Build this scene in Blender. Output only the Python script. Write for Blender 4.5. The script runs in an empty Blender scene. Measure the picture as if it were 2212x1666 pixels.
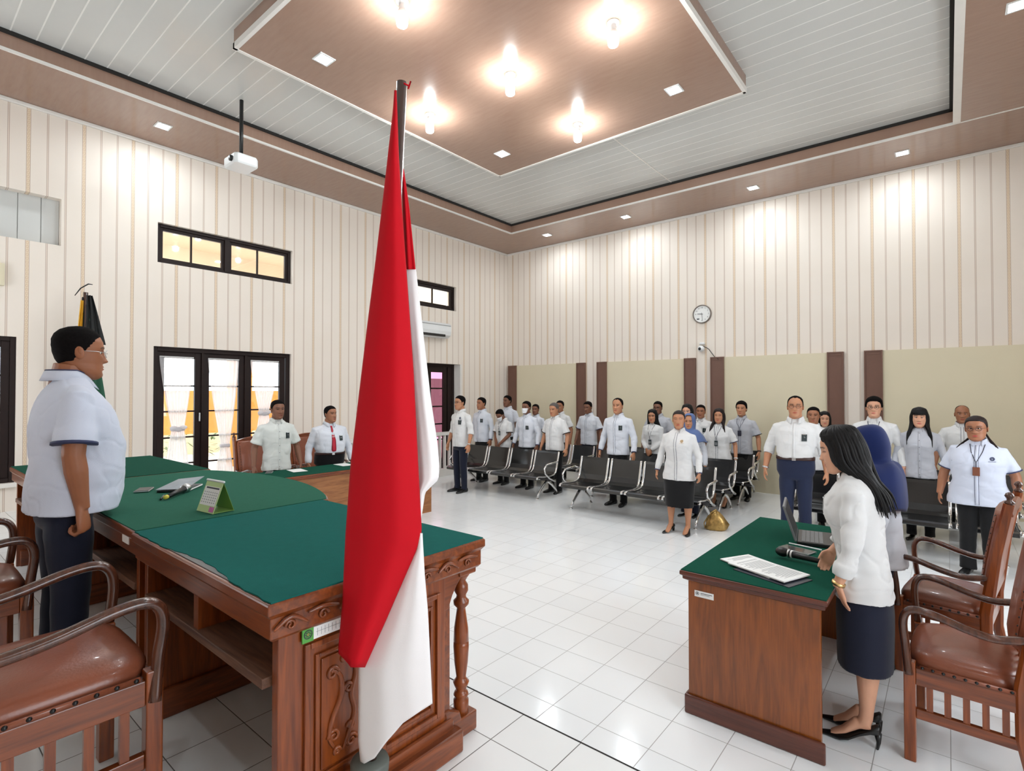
import bpy, math, random
import numpy as np
from mathutils import Vector, Matrix, Euler, noise
random.seed(7)
PI=math.pi
SC=bpy.context.scene
COL=SC.collection
# ---------------------------------------------------------------- camera, world, exposure
CAM_LOC=(8.164,-9.732,1.70); CAM_PITCH=0.0144; CAM_YAW=0.6895
cd=bpy.data.cameras.new('camera'); cam=bpy.data.objects.new('camera',cd); COL.objects.link(cam)
cd.sensor_fit='HORIZONTAL'; cd.sensor_width=36.0; cd.lens=1143.24/2212*36.0; cd.clip_start=0.05
cam.location=CAM_LOC; cam.rotation_euler=(PI/2+CAM_PITCH,0,CAM_YAW)
SC.camera=cam
SC.view_settings.view_transform='Standard'; SC.view_settings.look='None'
SC.view_settings.exposure=1.14; SC.view_settings.gamma=1.0; SC.view_settings.use_curve_mapping=False
w=bpy.data.worlds.new('sky'); SC.world=w; w.use_nodes=True
bg=w.node_tree.nodes['Background']; bg.inputs[0].default_value=(0.86,0.93,1.0,1); bg.inputs[1].default_value=3.0
BULB_E=165.0; SPOT_E=145.0

# ---------------------------------------------------------------- materials
def srgb(r,g,b):
    f=lambda c:(c/255/12.92) if c/255<=0.04045 else ((c/255+0.055)/1.055)**2.4
    return (f(r),f(g),f(b),1)
def newmat(name):
    m=bpy.data.materials.new(name); m.use_nodes=True
    nt=m.node_tree; b=nt.nodes['Principled BSDF']; return m,nt,b
def N(nt,t,**k):
    n=nt.nodes.new(t)
    for a,v in k.items():
        if a.startswith('i_'): n.inputs[int(a[2:])].default_value=v
        else: setattr(n,a,v)
    return n
def L(nt,a,b): nt.links.new(a,b)
def math_(nt,op,a,b=None,c=None):
    n=nt.nodes.new('ShaderNodeMath'); n.operation=op
    for i,v in enumerate((a,b,c)):
        if v is None: continue
        if isinstance(v,(int,float)): n.inputs[i].default_value=v
        else: L(nt,v,n.inputs[i])
    return n.outputs[0]
def mixc(nt,f,a,b):
    n=nt.nodes.new('ShaderNodeMix'); n.data_type='RGBA'
    if isinstance(f,(int,float)): n.inputs[0].default_value=f
    else: L(nt,f,n.inputs[0])
    for s,v in ((6,a),(7,b)):
        if isinstance(v,tuple): n.inputs[s].default_value=v
        else: L(nt,v,n.inputs[s])
    return n.outputs[2]
def bump(nt,b,h,strength,dist=0.01):
    n=nt.nodes.new('ShaderNodeBump'); n.inputs['Strength'].default_value=strength; n.inputs['Distance'].default_value=dist
    L(nt,h,n.inputs['Height']); L(nt,n.outputs[0],b.inputs['Normal'])
def objco(nt,sc=(1,1,1)):
    t=nt.nodes.new('ShaderNodeTexCoord'); m=nt.nodes.new('ShaderNodeMapping'); m.inputs['Scale'].default_value=sc
    L(nt,t.outputs['Object'],m.inputs[0]); return m.outputs[0]
def plain(name,c,rough=0.5,metal=0.0,var=0.06,scale=8.0,bmp=0.0,bscale=60.0,spec=0.5,sheen=0.0,coat=0.0):
    m,nt,b=newmat(name)
    b.inputs['Roughness'].default_value=rough; b.inputs['Metallic'].default_value=metal
    b.inputs['Specular IOR Level'].default_value=spec
    if sheen: b.inputs['Sheen Weight'].default_value=sheen
    if coat: b.inputs['Coat Weight'].default_value=coat; b.inputs['Coat Roughness'].default_value=0.08
    co=objco(nt)
    n=N(nt,'ShaderNodeTexNoise'); n.inputs['Scale'].default_value=scale; n.inputs['Detail'].default_value=4; L(nt,co,n.inputs['Vector'])
    d=tuple(x*(1-var*2) for x in c[:3])+(1,); e=tuple(min(1,x*(1+var)) for x in c[:3])+(1,)
    L(nt,mixc(nt,n.outputs[0],d,e),b.inputs['Base Color'])
    if bmp:
        n2=N(nt,'ShaderNodeTexNoise'); n2.inputs['Scale'].default_value=bscale; n2.inputs['Detail'].default_value=3; L(nt,co,n2.inputs['Vector'])
        bump(nt,b,n2.outputs[0],bmp,0.004)
    return m
def wood(name,c1,c2,axis=0,rough=0.3,sc=1.0,coat=0.3):
    m,nt,b=newmat(name); s=[14*sc]*3; s[axis]=1.1*sc
    co=objco(nt,tuple(s))
    n=N(nt,'ShaderNodeTexNoise'); n.inputs['Scale'].default_value=2.2; n.inputs['Detail'].default_value=6; n.inputs['Distortion'].default_value=1.2; L(nt,co,n.inputs['Vector'])
    n2=N(nt,'ShaderNodeTexNoise'); n2.inputs['Scale'].default_value=9; n2.inputs['Detail'].default_value=3; L(nt,co,n2.inputs['Vector'])
    f=math_(nt,'ADD',math_(nt,'MULTIPLY',n.outputs[0],0.75),math_(nt,'MULTIPLY',n2.outputs[0],0.3))
    r=N(nt,'ShaderNodeValToRGB'); r.color_ramp.elements[0].position=0.33; r.color_ramp.elements[1].position=0.68
    r.color_ramp.elements[0].color=c2; r.color_ramp.elements[1].color=c1; L(nt,f,r.inputs[0]); L(nt,r.outputs[0],b.inputs['Base Color'])
    b.inputs['Roughness'].default_value=rough; b.inputs['Coat Weight'].default_value=coat; b.inputs['Coat Roughness'].default_value=0.15
    bump(nt,b,n2.outputs[0],0.08,0.002); return m
def emis(name,c,s):
    m,nt,b=newmat(name); b.inputs['Base Color'].default_value=c; b.inputs['Emission Color'].default_value=c; b.inputs['Emission Strength'].default_value=s
    try: m.cycles.emission_sampling='FRONT_BACK'
    except Exception: pass
    return m
MAT={}
def wallpaper(name,axis):
    m,nt,b=newmat(name)
    g=N(nt,'ShaderNodeNewGeometry'); sp=N(nt,'ShaderNodeSeparateXYZ'); L(nt,g.outputs['Position'],sp.inputs[0])
    u=sp.outputs[axis]; z=sp.outputs[2]
    off=8.6 if axis==1 else -0.165
    P=0.5085; q=math_(nt,'ADD',u,off+P*20)
    def band(center,half,soft=0.0012):   # 1 inside a band of the period
        a=math_(nt,'MODULO',math_(nt,'ADD',q,P/2-center),P)
        d=math_(nt,'ABSOLUTE',math_(nt,'SUBTRACT',a,P/2))
        return math_(nt,'SUBTRACT',1.0,math_(nt,'MULTIPLY',math_(nt,'SUBTRACT',d,half),1/soft)),d
    def clamp(x):
        n=N(nt,'ShaderNodeClamp'); L(nt,x,n.inputs[0]); return n.outputs[0]
    # two thin double lines
    lines=None
    for c in (P/3,2*P/3):
        for o in (-0.007,0.007):
            s=clamp(band(c+o,0.0015)[0]); lines=s if lines is None else math_(nt,'MAXIMUM',lines,s)
    for o in (-0.017,0.017):
        lines=math_(nt,'MAXIMUM',lines,clamp(band(o,0.0014)[0]))
    inner=[clamp(band(c,0.0055)[0]) for c in (P/3,2*P/3)]
    inn=math_(nt,'MAXIMUM',inner[0],inner[1])
    wide=clamp(band(0,0.0155)[0])
    # chain ornament in the wide stripe
    zz=math_(nt,'MODULO',math_(nt,'ADD',z,10),0.045); dz=math_(nt,'MULTIPLY',math_(nt,'SUBTRACT',zz,0.0225),1.0)
    dx=band(0,0)[1]
    rr=math_(nt,'SQRT',math_(nt,'ADD',math_(nt,'MULTIPLY',dz,dz),math_(nt,'MULTIPLY',math_(nt,'MULTIPLY',dx,dx),3.0)))
    orn=clamp(math_(nt,'SUBTRACT',1.0,math_(nt,'MULTIPLY',math_(nt,'ABSOLUTE',math_(nt,'SUBTRACT',rr,0.015)),220)))
    nz=N(nt,'ShaderNodeTexNoise'); nz.inputs['Scale'].default_value=1.3; nz.inputs['Detail'].default_value=5
    L(nt,g.outputs['Position'],nz.inputs['Vector'])
    base=mixc(nt,nz.outputs[0],srgb(230,219,206),srgb(238,229,219))
    c=mixc(nt,math_(nt,'MULTIPLY',inn,0.45),base,srgb(214,196,176))
    c=mixc(nt,math_(nt,'MULTIPLY',wide,0.55),c,srgb(222,196,158))
    c=mixc(nt,math_(nt,'MULTIPLY',math_(nt,'MULTIPLY',orn,wide),0.7),c,srgb(190,150,110))
    c=mixc(nt,math_(nt,'MULTIPLY',lines,0.8),c,srgb(158,128,112))
    L(nt,c,b.inputs['Base Color']); b.inputs['Roughness'].default_value=0.55; b.inputs['Specular IOR Level'].default_value=0.3
    n2=N(nt,'ShaderNodeTexNoise'); n2.inputs['Scale'].default_value=120; L(nt,g.outputs['Position'],n2.inputs['Vector'])
    bump(nt,b,n2.outputs[0],0.06,0.002)
    return m
def tiles(name,ox,oy,t,c1,c2,grout,gw=0.0022):
    m,nt,b=newmat(name)
    g=N(nt,'ShaderNodeNewGeometry'); sp=N(nt,'ShaderNodeSeparateXYZ'); L(nt,g.outputs['Position'],sp.inputs[0])
    ds=[];ids=[]
    for k,o in ((0,ox),(1,oy)):
        a=math_(nt,'MULTIPLY',math_(nt,'ADD',sp.outputs[k],-o+t*100),1/t)
        ids.append(math_(nt,'FLOOR',a)); fr=math_(nt,'FRACT',a)
        ds.append(math_(nt,'MULTIPLY',math_(nt,'MINIMUM',fr,math_(nt,'SUBTRACT',1.0,fr)),t))
    d=math_(nt,'MINIMUM',ds[0],ds[1])
    ln=N(nt,'ShaderNodeMapRange'); ln.inputs[1].default_value=gw*0.5; ln.inputs[2].default_value=gw*1.1; ln.inputs[3].default_value=1; ln.inputs[4].default_value=0; L(nt,d,ln.inputs[0])
    cx=N(nt,'ShaderNodeCombineXYZ'); L(nt,ids[0],cx.inputs[0]); L(nt,ids[1],cx.inputs[1])
    wn=N(nt,'ShaderNodeTexWhiteNoise'); L(nt,cx.outputs[0],wn.inputs[0])
    nz=N(nt,'ShaderNodeTexNoise'); nz.inputs['Scale'].default_value=2.5; nz.inputs['Detail'].default_value=5; L(nt,g.outputs['Position'],nz.inputs['Vector'])
    base=mixc(nt,math_(nt,'ADD',math_(nt,'MULTIPLY',wn.outputs[0],0.5),math_(nt,'MULTIPLY',nz.outputs[0],0.5)),c1,c2)
    L(nt,mixc(nt,ln.outputs[0],base,grout),b.inputs['Base Color'])
    rg=math_(nt,'ADD',0.13,math_(nt,'MULTIPLY',ln.outputs[0],0.6)); L(nt,rg,b.inputs['Roughness'])
    bump(nt,b,math_(nt,'SUBTRACT',1.0,ln.outputs[0]),0.5,0.001)
    return m
TILE=0.2784
MAT['floor']=tiles('floor_tile',5.930,-7.347,TILE,srgb(238,241,243),srgb(246,248,249),srgb(160,159,157))
MAT['dais']=tiles('dais_tile',5.960,-8.757,TILE,srgb(232,233,232),srgb(240,241,241),srgb(96,92,88))
MAT['wallL']=wallpaper('wallpaper_left',1); MAT['wallB']=wallpaper('wallpaper_back',0)
def soffit_mat():
    m,nt,b=newmat('brown_pvc_board'); co=objco(nt,(1.5,9,1))
    n=N(nt,'ShaderNodeTexNoise'); n.inputs['Scale'].default_value=3; n.inputs['Detail'].default_value=6; L(nt,co,n.inputs['Vector'])
    L(nt,mixc(nt,n.outputs[0],srgb(147,115,99),srgb(163,133,115)),b.inputs['Base Color'])
    b.inputs['Roughness'].default_value=0.16; b.inputs['Specular IOR Level'].default_value=0.6
    g=N(nt,'ShaderNodeNewGeometry'); sp=N(nt,'ShaderNodeSeparateXYZ'); L(nt,g.outputs['Position'],sp.inputs[0])
    return m
MAT['soffit']=soffit_mat()
MAT['white_pvc']=plain('white_pvc_panel',srgb(206,207,204),0.22,var=0.02,scale=2,spec=0.5)
MAT['gap']=plain('ceiling_gap',srgb(40,38,36),0.9)
MAT['trim_white']=plain('white_trim',srgb(232,228,222),0.35,var=0.03)
MAT['beige']=plain('beige_board',srgb(222,212,184),0.6,var=0.05,scale=1.2,bmp=0.05,bscale=90)
MAT['post']=plain('brown_post',srgb(112,78,64),0.45,var=0.06,scale=10,bmp=0.1)
MAT['dark_frame']=plain('dark_brown_frame',srgb(34,20,17),0.5,var=0.15,scale=15,spec=0.25)
MAT['woodL']=wood('red_teak',srgb(138,70,32),srgb(86,38,16),1)
MAT['woodX']=wood('red_teak_x',srgb(136,68,26),srgb(86,36,14),0)
MAT['woodZ']=wood('red_teak_z',srgb(146,72,24),srgb(96,40,12),2)
MAT['woodD']=wood('dark_teak',srgb(94,52,34),srgb(54,28,18),2,rough=0.25,coat=0.6)
MAT['woodSec']=wood('veneer',srgb(150,80,26),srgb(104,52,16),2,sc=0.8)
MAT['woodSecD']=wood('dark_moulding',srgb(104,52,36),srgb(72,34,22),0)
MAT['shelf']=wood('worn_shelf',srgb(122,84,62),srgb(70,44,32),0,rough=0.6,coat=0)
MAT['leather']=plain('brown_leather',srgb(140,78,54),0.32,var=0.16,scale=5,bmp=0.15,bscale=120,coat=0.15)
MAT['felt']=plain('green_felt',srgb(24,94,88),0.95,var=0.06,scale=30,bmp=0.3,bscale=400,sheen=0.0,spec=0.1)
MAT['felt2']=plain('faded_green_felt',srgb(44,98,80),0.95,var=0.06,scale=30,bmp=0.3,bscale=400,sheen=0.0,spec=0.1)
MAT['felt3']=plain('bottle_green_felt',srgb(14,74,58),0.95,var=0.06,scale=30,bmp=0.3,bscale=400,sheen=0.0,spec=0.1)
MAT['black_metal']=plain('black_painted_steel',srgb(22,22,23),0.22,var=0.1,spec=0.6,coat=0.3)
MAT['chrome']=plain('chrome',(0.8,0.8,0.8,1),0.12,1.0,var=0.02)
MAT['white_pl']=plain('white_plastic',srgb(232,234,234),0.3,var=0.02)
MAT['black_pl']=plain('black_plastic',srgb(16,16,17),0.35,var=0.05)
MAT['grey_pl']=plain('grey_plastic',srgb(120,122,124),0.4,var=0.05)
MAT['silver']=plain('silver_metal',(0.6,0.6,0.6,1),0.3,1.0,var=0.03)
MAT['paper']=plain('white_paper',srgb(238,238,236),0.7,var=0.01)
MAT['ink']=plain('printed_ink',srgb(70,72,78),0.8,var=0.05)
MAT['red']=plain('red_cloth',srgb(190,12,28),0.75,var=0.05,scale=6,bmp=0.08,bscale=900,spec=0.15)
MAT['whitecloth']=plain('white_cloth',srgb(236,232,232),0.7,var=0.02,bmp=0.15,bscale=900,sheen=0.2,spec=0.2)
MAT['gold']=plain('gold_fabric',srgb(196,160,96),0.3,0.7,var=0.35,scale=30,bmp=0.8,bscale=30)
MAT['bulb']=emis('bulb_glow',(0.91,0.98,1,1),BULB_E); MAT['lamp']=emis('panel_glow',(0.88,0.955,1,1),SPOT_E)
MAT['orange']=plain('orange_wall',srgb(240,168,86),0.8,var=0.08,scale=3)
MAT['cream']=plain('cream_ceiling',srgb(228,206,180),0.6,var=0.06,scale=2)
MAT['outfloor']=plain('outdoor_paving',srgb(214,206,192),0.8,var=0.08)
MAT['plant']=plain('green_leaves',srgb(98,120,70),0.7,var=0.4,scale=14)
def glass(name,c=(1,1,1,1),rough=0.02,alpha=0.12):
    m,nt,b=newmat(name); out=nt.nodes['Material Output']; tr=N(nt,'ShaderNodeBsdfTransparent'); tr.inputs[0].default_value=c
    gl=N(nt,'ShaderNodeBsdfGlossy'); gl.inputs['Roughness'].default_value=rough; mx=N(nt,'ShaderNodeMixShader'); mx.inputs[0].default_value=alpha
    L(nt,tr.outputs[0],mx.inputs[1]); L(nt,gl.outputs[0],mx.inputs[2]); L(nt,mx.outputs[0],out.inputs[0]); return m
MAT['glass']=glass('clear_glass',(0.95,0.97,0.97,1),0.02,0.06)
MAT['pinkglass']=glass('pink_film_glass',(0.52,0.34,0.41,1),0.03,0.05)
def sheer():
    m,nt,b=newmat('sheer_white_curtain'); out=nt.nodes['Material Output']
    d=N(nt,'ShaderNodeBsdfDiffuse'); d.inputs[0].default_value=srgb(238,236,238); t=N(nt,'ShaderNodeBsdfTranslucent'); t.inputs[0].default_value=srgb(240,238,240)
    tr=N(nt,'ShaderNodeBsdfTransparent'); m1=N(nt,'ShaderNodeMixShader'); m1.inputs[0].default_value=0.5; m2=N(nt,'ShaderNodeMixShader'); m2.inputs[0].default_value=0.16
    L(nt,d.outputs[0],m1.inputs[1]); L(nt,t.outputs[0],m1.inputs[2]); L(nt,m1.outputs[0],m2.inputs[1]); L(nt,tr.outputs[0],m2.inputs[2]); L(nt,m2.outputs[0],out.inputs[0]); return m
MAT['sheer']=sheer()

# ---------------------------------------------------------------- mesh helper
class MB:
    def __init__(s): s.v=[]; s.f=[]; s.m=[]
    def add(s,v,f,mi=0):
        o=len(s.v); s.v+= [tuple(p) for p in v]; s.f+=[tuple(i+o for i in q) for q in f]; s.m+=[mi]*len(f); return s
    def box(s,a,b,mi=0):
        x0,y0,z0=[min(p,q) for p,q in zip(a,b)]; x1,y1,z1=[max(p,q) for p,q in zip(a,b)]
        return s.add([(x0,y0,z0),(x1,y0,z0),(x1,y1,z0),(x0,y1,z0),(x0,y0,z1),(x1,y0,z1),(x1,y1,z1),(x0,y1,z1)],
            [(0,3,2,1),(4,5,6,7),(0,1,5,4),(1,2,6,5),(2,3,7,6),(3,0,4,7)],mi)
    def prism(s,pts,z0,z1,mi=0,axis=2):
        n=len(pts)
        def P(p,h):
            return (p[0],p[1],h) if axis==2 else ((p[0],h,p[1]) if axis==1 else (h,p[0],p[1]))
        v=[P(p,z0) for p in pts]+[P(p,z1) for p in pts]
        return s.add(v,[tuple(range(n))[::-1],tuple(range(n,2*n))]+[(i,(i+1)%n,(i+1)%n+n,i+n) for i in range(n)],mi)
    def loft(s,rings,cap=True,mi=0,closed=True):
        n=len(rings[0]); v=[p for r in rings for p in r]; f=[]
        for k in range(len(rings)-1):
            for i in range(n if closed else n-1):
                j=(i+1)%n; f.append((k*n+i,k*n+j,(k+1)*n+j,(k+1)*n+i))
        if cap: f.append(tuple(range(n))[::-1]); f.append(tuple(range((len(rings)-1)*n,len(rings)*n)))
        return s.add(v,f,mi)
    def tube(s,pts,rad,n=10,mi=0,flat=1.0,up=None,cap=True):
        pts=[Vector(p) for p in pts]; m=len(pts)
        if isinstance(rad,(int,float)): rad=[rad]*m
        rings=[]; T0=(pts[1]-pts[0]).normalized(); ref=Vector(up) if up else (Vector((0,0,1)) if abs(T0.z)<0.9 else Vector((1,0,0)))
        a=T0.cross(ref).normalized()
        for i in range(m):
            T=(pts[min(i+1,m-1)]-pts[max(i-1,0)]).normalized(); a=(a-T*a.dot(T)).normalized(); b=T.cross(a)
            r=rad[i]; r1,r2=(r if isinstance(r,tuple) else (r,r*flat))
            rings.append([pts[i]+a*math.cos(t)*r1+b*math.sin(t)*r2 for t in [2*PI*k/n for k in range(n)]])
        return s.loft(rings,cap,mi)
    def bar(s,pts,w,h,mi=0,up=None):   # rectangular section along a path; w,h number or lists
        pts=[Vector(p) for p in pts]; m=len(pts); rings=[]
        for i in range(m):
            T=(pts[min(i+1,m-1)]-pts[max(i-1,0)]).normalized(); U=Vector(up) if up else Vector((0,0,1))
            a=T.cross(U)
            if a.length<1e-3: a=T.cross(Vector((0,1,0)))
            a.normalize(); b=a.cross(T).normalized(); ww=w[i] if isinstance(w,list) else w; hh=h[i] if isinstance(h,list) else h
            c=0.25*min(ww,hh); W=ww/2; H=hh/2
            rings.append([pts[i]+a*x+b*y for x,y in ((-W,-H+c),(-W+c,-H),(W-c,-H),(W,-H+c),(W,H-c),(W-c,H),(-W+c,H),(-W,H-c))])
        return s.loft(rings,True,mi)
    def lathe(s,prof,c=(0,0,0),n=20,mi=0):
        rings=[[(c[0]+r*math.cos(2*PI*k/n),c[1]+r*math.sin(2*PI*k/n),c[2]+z) for k in range(n)] for r,z in prof]
        return s.loft(rings,True,mi)
    def ell(s,c,r,n=12,k=8,mi=0,M=None):
        rings=[]
        for j in range(k+1):
            t=-PI/2+PI*j/k; t=max(-PI/2+0.05,min(PI/2-0.05,t))
            ring=[Vector((r[0]*math.cos(t)*math.cos(2*PI*i/n),r[1]*math.cos(t)*math.sin(2*PI*i/n),r[2]*math.sin(t))) for i in range(n)]
            if M: ring=[M@p for p in ring]
            rings.append([p+Vector(c) for p in ring])
        return s.loft(rings,True,mi)
    def build(s,name,mats,parent=None,smooth=False,bevel=0.0,loc=None,rot=0.0,solid=0.0,sub=0,offset=-1):
        me=bpy.data.meshes.new(name); me.from_pydata(s.v,[],s.f)
        if not isinstance(mats,(list,tuple)): mats=[mats]
        for q in mats: me.materials.append(MAT[q] if isinstance(q,str) else q)
        if len(mats)>1: me.polygons.foreach_set('material_index',s.m)
        if smooth: me.polygons.foreach_set('use_smooth',[True]*len(me.polygons))
        me.update(); o=bpy.data.objects.new(name,me); COL.objects.link(o)
        if parent: o.parent=parent
        if loc: o.location=loc
        if rot: o.rotation_euler=(0,0,rot)
        if solid: md=o.modifiers.new('solid','SOLIDIFY'); md.thickness=solid; md.offset=offset
        if sub: md=o.modifiers.new('sub','SUBSURF'); md.levels=sub; md.render_levels=sub
        if bevel: md=o.modifiers.new('bevel','BEVEL'); md.width=bevel; md.segments=2; md.limit_method='ANGLE'; md.angle_limit=0.7
        if smooth and bevel: md.harden_normals=False
        return o
def tag(o,label,cat,group=None,kind=None):
    if label: o['label']=label
    if cat: o['category']=cat
    if group: o['group']=group
    if kind: o['kind']=kind
    return o
def struct(o): o['kind']='structure'; return o
def empty(name,loc,rot=0,label=None,cat=None,group=None):
    o=bpy.data.objects.new(name,None); COL.objects.link(o); o.location=loc; o.rotation_euler=(0,0,rot); o.empty_display_size=0.1
    return tag(o,label,cat,group)
def copy_tree(o,parent=None):
    c=o.copy(); COL.objects.link(c); c.parent=parent
    for ch in [k for k in bpy.data.objects if k.parent==o]: copy_tree(ch,c)
    return c
FONTC={}
def text(s,size,mat,loc,rot,parent=None,name='lettering',align='CENTER',ext=0.0006):
    cu=bpy.data.curves.new('t','FONT'); cu.body=s; cu.size=size; cu.align_x=align; cu.align_y='CENTER'; cu.extrude=ext; cu.resolution_u=3
    o=bpy.data.objects.new('t',cu); COL.objects.link(o); bpy.context.view_layer.update()
    me=bpy.data.meshes.new_from_object(o.evaluated_get(bpy.context.evaluated_depsgraph_get())); bpy.data.objects.remove(o)
    me.materials.clear(); me.materials.append(MAT[mat]); q=bpy.data.objects.new(name,me); COL.objects.link(q); q.parent=parent; q.location=loc; q.rotation_euler=rot; return q
def lerp(a,b,t): return a+(b-a)*t
def ray(u,v):
    F=Vector((-math.sin(CAM_YAW)*math.cos(CAM_PITCH),math.cos(CAM_YAW)*math.cos(CAM_PITCH),math.sin(CAM_PITCH))); R=Vector((math.cos(CAM_YAW),math.sin(CAM_YAW),0)); U=R.cross(F)
    return F+R*((u-1106)/1143.24)-U*((v-833)/1143.24)
def at(u,v,w): return Vector(CAM_LOC)+ray(u,v)*w
# ================================================================ ROOM
ZC=5.034; ZW=5.22; DZ=0.37; RX=9.95; RY=-12.0; WT=0.28
def wall_with_holes(axis,fixed,lo,hi,z0,z1,holes,thick,sgn):
    # panels around rectangular holes, as one mesh; holes: (a0,a1,b0,b1)
    m=MB(); cuts=sorted({lo,hi}|{h[0] for h in holes}|{h[1] for h in holes})
    for a0,a1 in zip(cuts[:-1],cuts[1:]):
        hs=sorted([h for h in holes if h[0]<=a0+1e-6 and h[1]>=a1-1e-6],key=lambda h:h[2]); z=z0
        for h in hs+[(0,0,z1,z1)]:
            if h[2]>z+1e-6:
                if axis==0: m.box((fixed,a0,z),(fixed+sgn*thick,a1,h[2]))
                else: m.box((a0,fixed,z),(a1,fixed+sgn*thick,h[2]))
            z=h[3]
    return m
LH=[(-9.9,-8.30,3.46,4.02),(-7.30,-5.41,3.46,4.0),(-2.83,-1.72,3.46,3.98),
    (-7.335,-5.42,0.40,2.33),(-9.9,-8.68,0.69,2.34),(-2.86,-1.55,0.05,2.32)]
m=wall_with_holes(0,0,RY,0.0,0,5.4,LH,WT,-1); struct(m.build('wall_left','wallL'))
m=MB().box((-WT,0,0),(RX+WT,WT,5.4)); struct(m.build('wall_back','wallB'))
# right wall and rear wall, behind the camera, with large openings added to let in sky light
m=wall_with_holes(0,RX,RY,0.0,0,5.4,[(-9.5,-7.5,1.0,3.0),(-5.5,-3.5,1.0,3.0)],WT,1); struct(m.build('wall_right','wallL'))
m=wall_with_holes(1,RY,0,RX,0,5.4,[(1.0,3.0,1.2,3.2)],WT,-1); struct(m.build('wall_rear','wallB'))
struct(MB().box((0,-8.0,-0.1),(RX,0,0)).build('floor','floor'))
d=struct(MB().box((0,RY,-0.1),(RX,-8.0,DZ)).build('floor_dais','dais'))
struct(MB().box((4.9,-8.0,DZ-0.012),(RX,-7.993,DZ+0.001)).build('trim_1','gap',))
MAT['groove']=plain('white_groove_glint',srgb(236,236,232),0.3,var=0.02)  # lighter colour stands in for light streaks reflected by the grooves
# ceiling: white lath panels
m=MB(); y=RY; k=0
pw=0.1915
yy=-11.97
while yy<-0.2:
    y1=yy+pw
    m.loft([[(0.3,yy,ZW+0.02),(0.3,yy+0.006,ZW),(0.3,y1-0.006,ZW),(0.3,y1,ZW+0.02)],[(9.3,yy,ZW+0.02),(9.3,yy+0.006,ZW),(9.3,y1-0.006,ZW),(9.3,y1,ZW+0.02)]],cap=False,closed=False)
    yy=y1
m.box((0,RY,ZW+0.021),(RX,0,ZW+0.05))
struct(m.build('ceiling','white_pvc'))
m=MB(); yy=-11.97
while yy<-0.2:
    m.box((0.3,yy-0.006,ZW-0.0015),(9.3,yy+0.006,ZW+0.015)); yy+=pw
struct(m.build('trim_groove_glint','groove'))
struct(MB().box((4.62,-1.25,ZW-0.004),(4.64,-11,ZW+0.001)).build('trim_2','trim_white'))
# brown soffit ring
XL,YB,XR,YF=1.14,-1.24,8.24,-11.0
m=MB()
for a,b in (((0,RY,ZC),(XL,0,ZW+0.03)),((XL,YB,ZC),(RX,0,ZW+0.03)),((XR,RY,ZC),(RX,YB,ZW+0.03)),((XL,RY,ZC),(XR,YF,ZW+0.03))): m.box(a,b)
struct(m.build('ceiling_soffit','soffit'))
m=MB(); t=0.022
m.box((XL-t,YF,ZC-0.006),(XL+0.004,YB,ZC+0.02)); m.box((XL,YB-0.004,ZC-0.006),(RX,YB+t,ZC+0.02)); m.box((XR-0.004,YF,ZC-0.006),(XR+0.07,YB,ZC+0.02))
struct(m.build('trim_3','trim_white'))
m=MB(); m.box((0,RY,ZC-0.045),(0.04,0,ZC+0.001)); m.box((0,-0.04,ZC-0.045),(RX,0,ZC+0.001)); struct(m.build('trim_4','trim_white',bevel=0.01))
m=MB(); q=0.035; m.box((XL,YF,ZW-0.03),(XL+q,YB,ZW+0.002)); m.box((XL,YB-q,ZW-0.03),(XR,YB,ZW+0.002)); m.box((XR-q,YF,ZW-0.03),(XR,YB,ZW+0.002)); struct(m.build('trim_gap_shade','gap'))  # dark strips paint in the shadow channel around the white ceiling
m=MB().box((0.0,-0.9,ZC-0.003),(0,0,0))
# brown island in the ceiling
IX0,IX1,IY0,IY1=2.86,6.465,-7.53,-3.6
struct(MB().box((IX0,IY0,ZC),(IX1,IY1,ZW+0.03)).build('ceiling_island','soffit'))
m=MB(); e=0.028
for a,b in (((IX0-0.008,IY0-0.008,ZC-0.008),(IX0+e,IY1+0.008,ZC+0.05)),((IX1-e,IY0-0.008,ZC-0.008),(IX1+0.008,IY1+0.008,ZC+0.05)),((IX0,IY0-0.008,ZC-0.008),(IX1,IY0+e,ZC+0.05)),((IX0,IY1-e,ZC-0.008),(IX1,IY1+0.008,ZC+0.05))): m.box(a,b)
struct(m.build('trim_6','trim_white'))
# ---- lamps
def bulb(x,y,label):
    r=empty('ceiling_bulb',(x,y,ZC),0,label,'light bulb','bulb lamps on the brown ceiling island')
    MB().lathe([(0.055,0),(0.055,-0.012),(0.03,-0.022),(0.022,-0.03),(0.03,-0.045),(0.026,-0.075)],n=20).build('lamp_holder','white_pl',r,smooth=True)
    MB().lathe([(0.024,-0.07),(0.036,-0.085),(0.042,-0.105),(0.042,-0.125)],n=16).build('bulb_neck','white_pl',r,smooth=True)
    MB().lathe([(0.042,-0.125),(0.047,-0.13),(0.048,-0.165),(0.047,-0.2),(0.040,-0.213),(0.012,-0.217)],n=12).build('bulb_glass','bulb',r,smooth=True)
for x,y,l in ((4.61,-6.89,'white bulb lamp on the brown ceiling island, cut by the top edge left of centre'),(5.87,-5.52,'white bulb lamp on the brown ceiling island, the one nearest the right edge'),
  (4.66,-5.51,'white bulb lamp in the very centre of the brown ceiling island'),(3.41,-5.51,'white bulb lamp just right of the tip of the red and white flag'),
  (4.65,-4.19,'white bulb lamp nearest the back edge of the brown ceiling island'))  : bulb(x,y,l)
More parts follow.
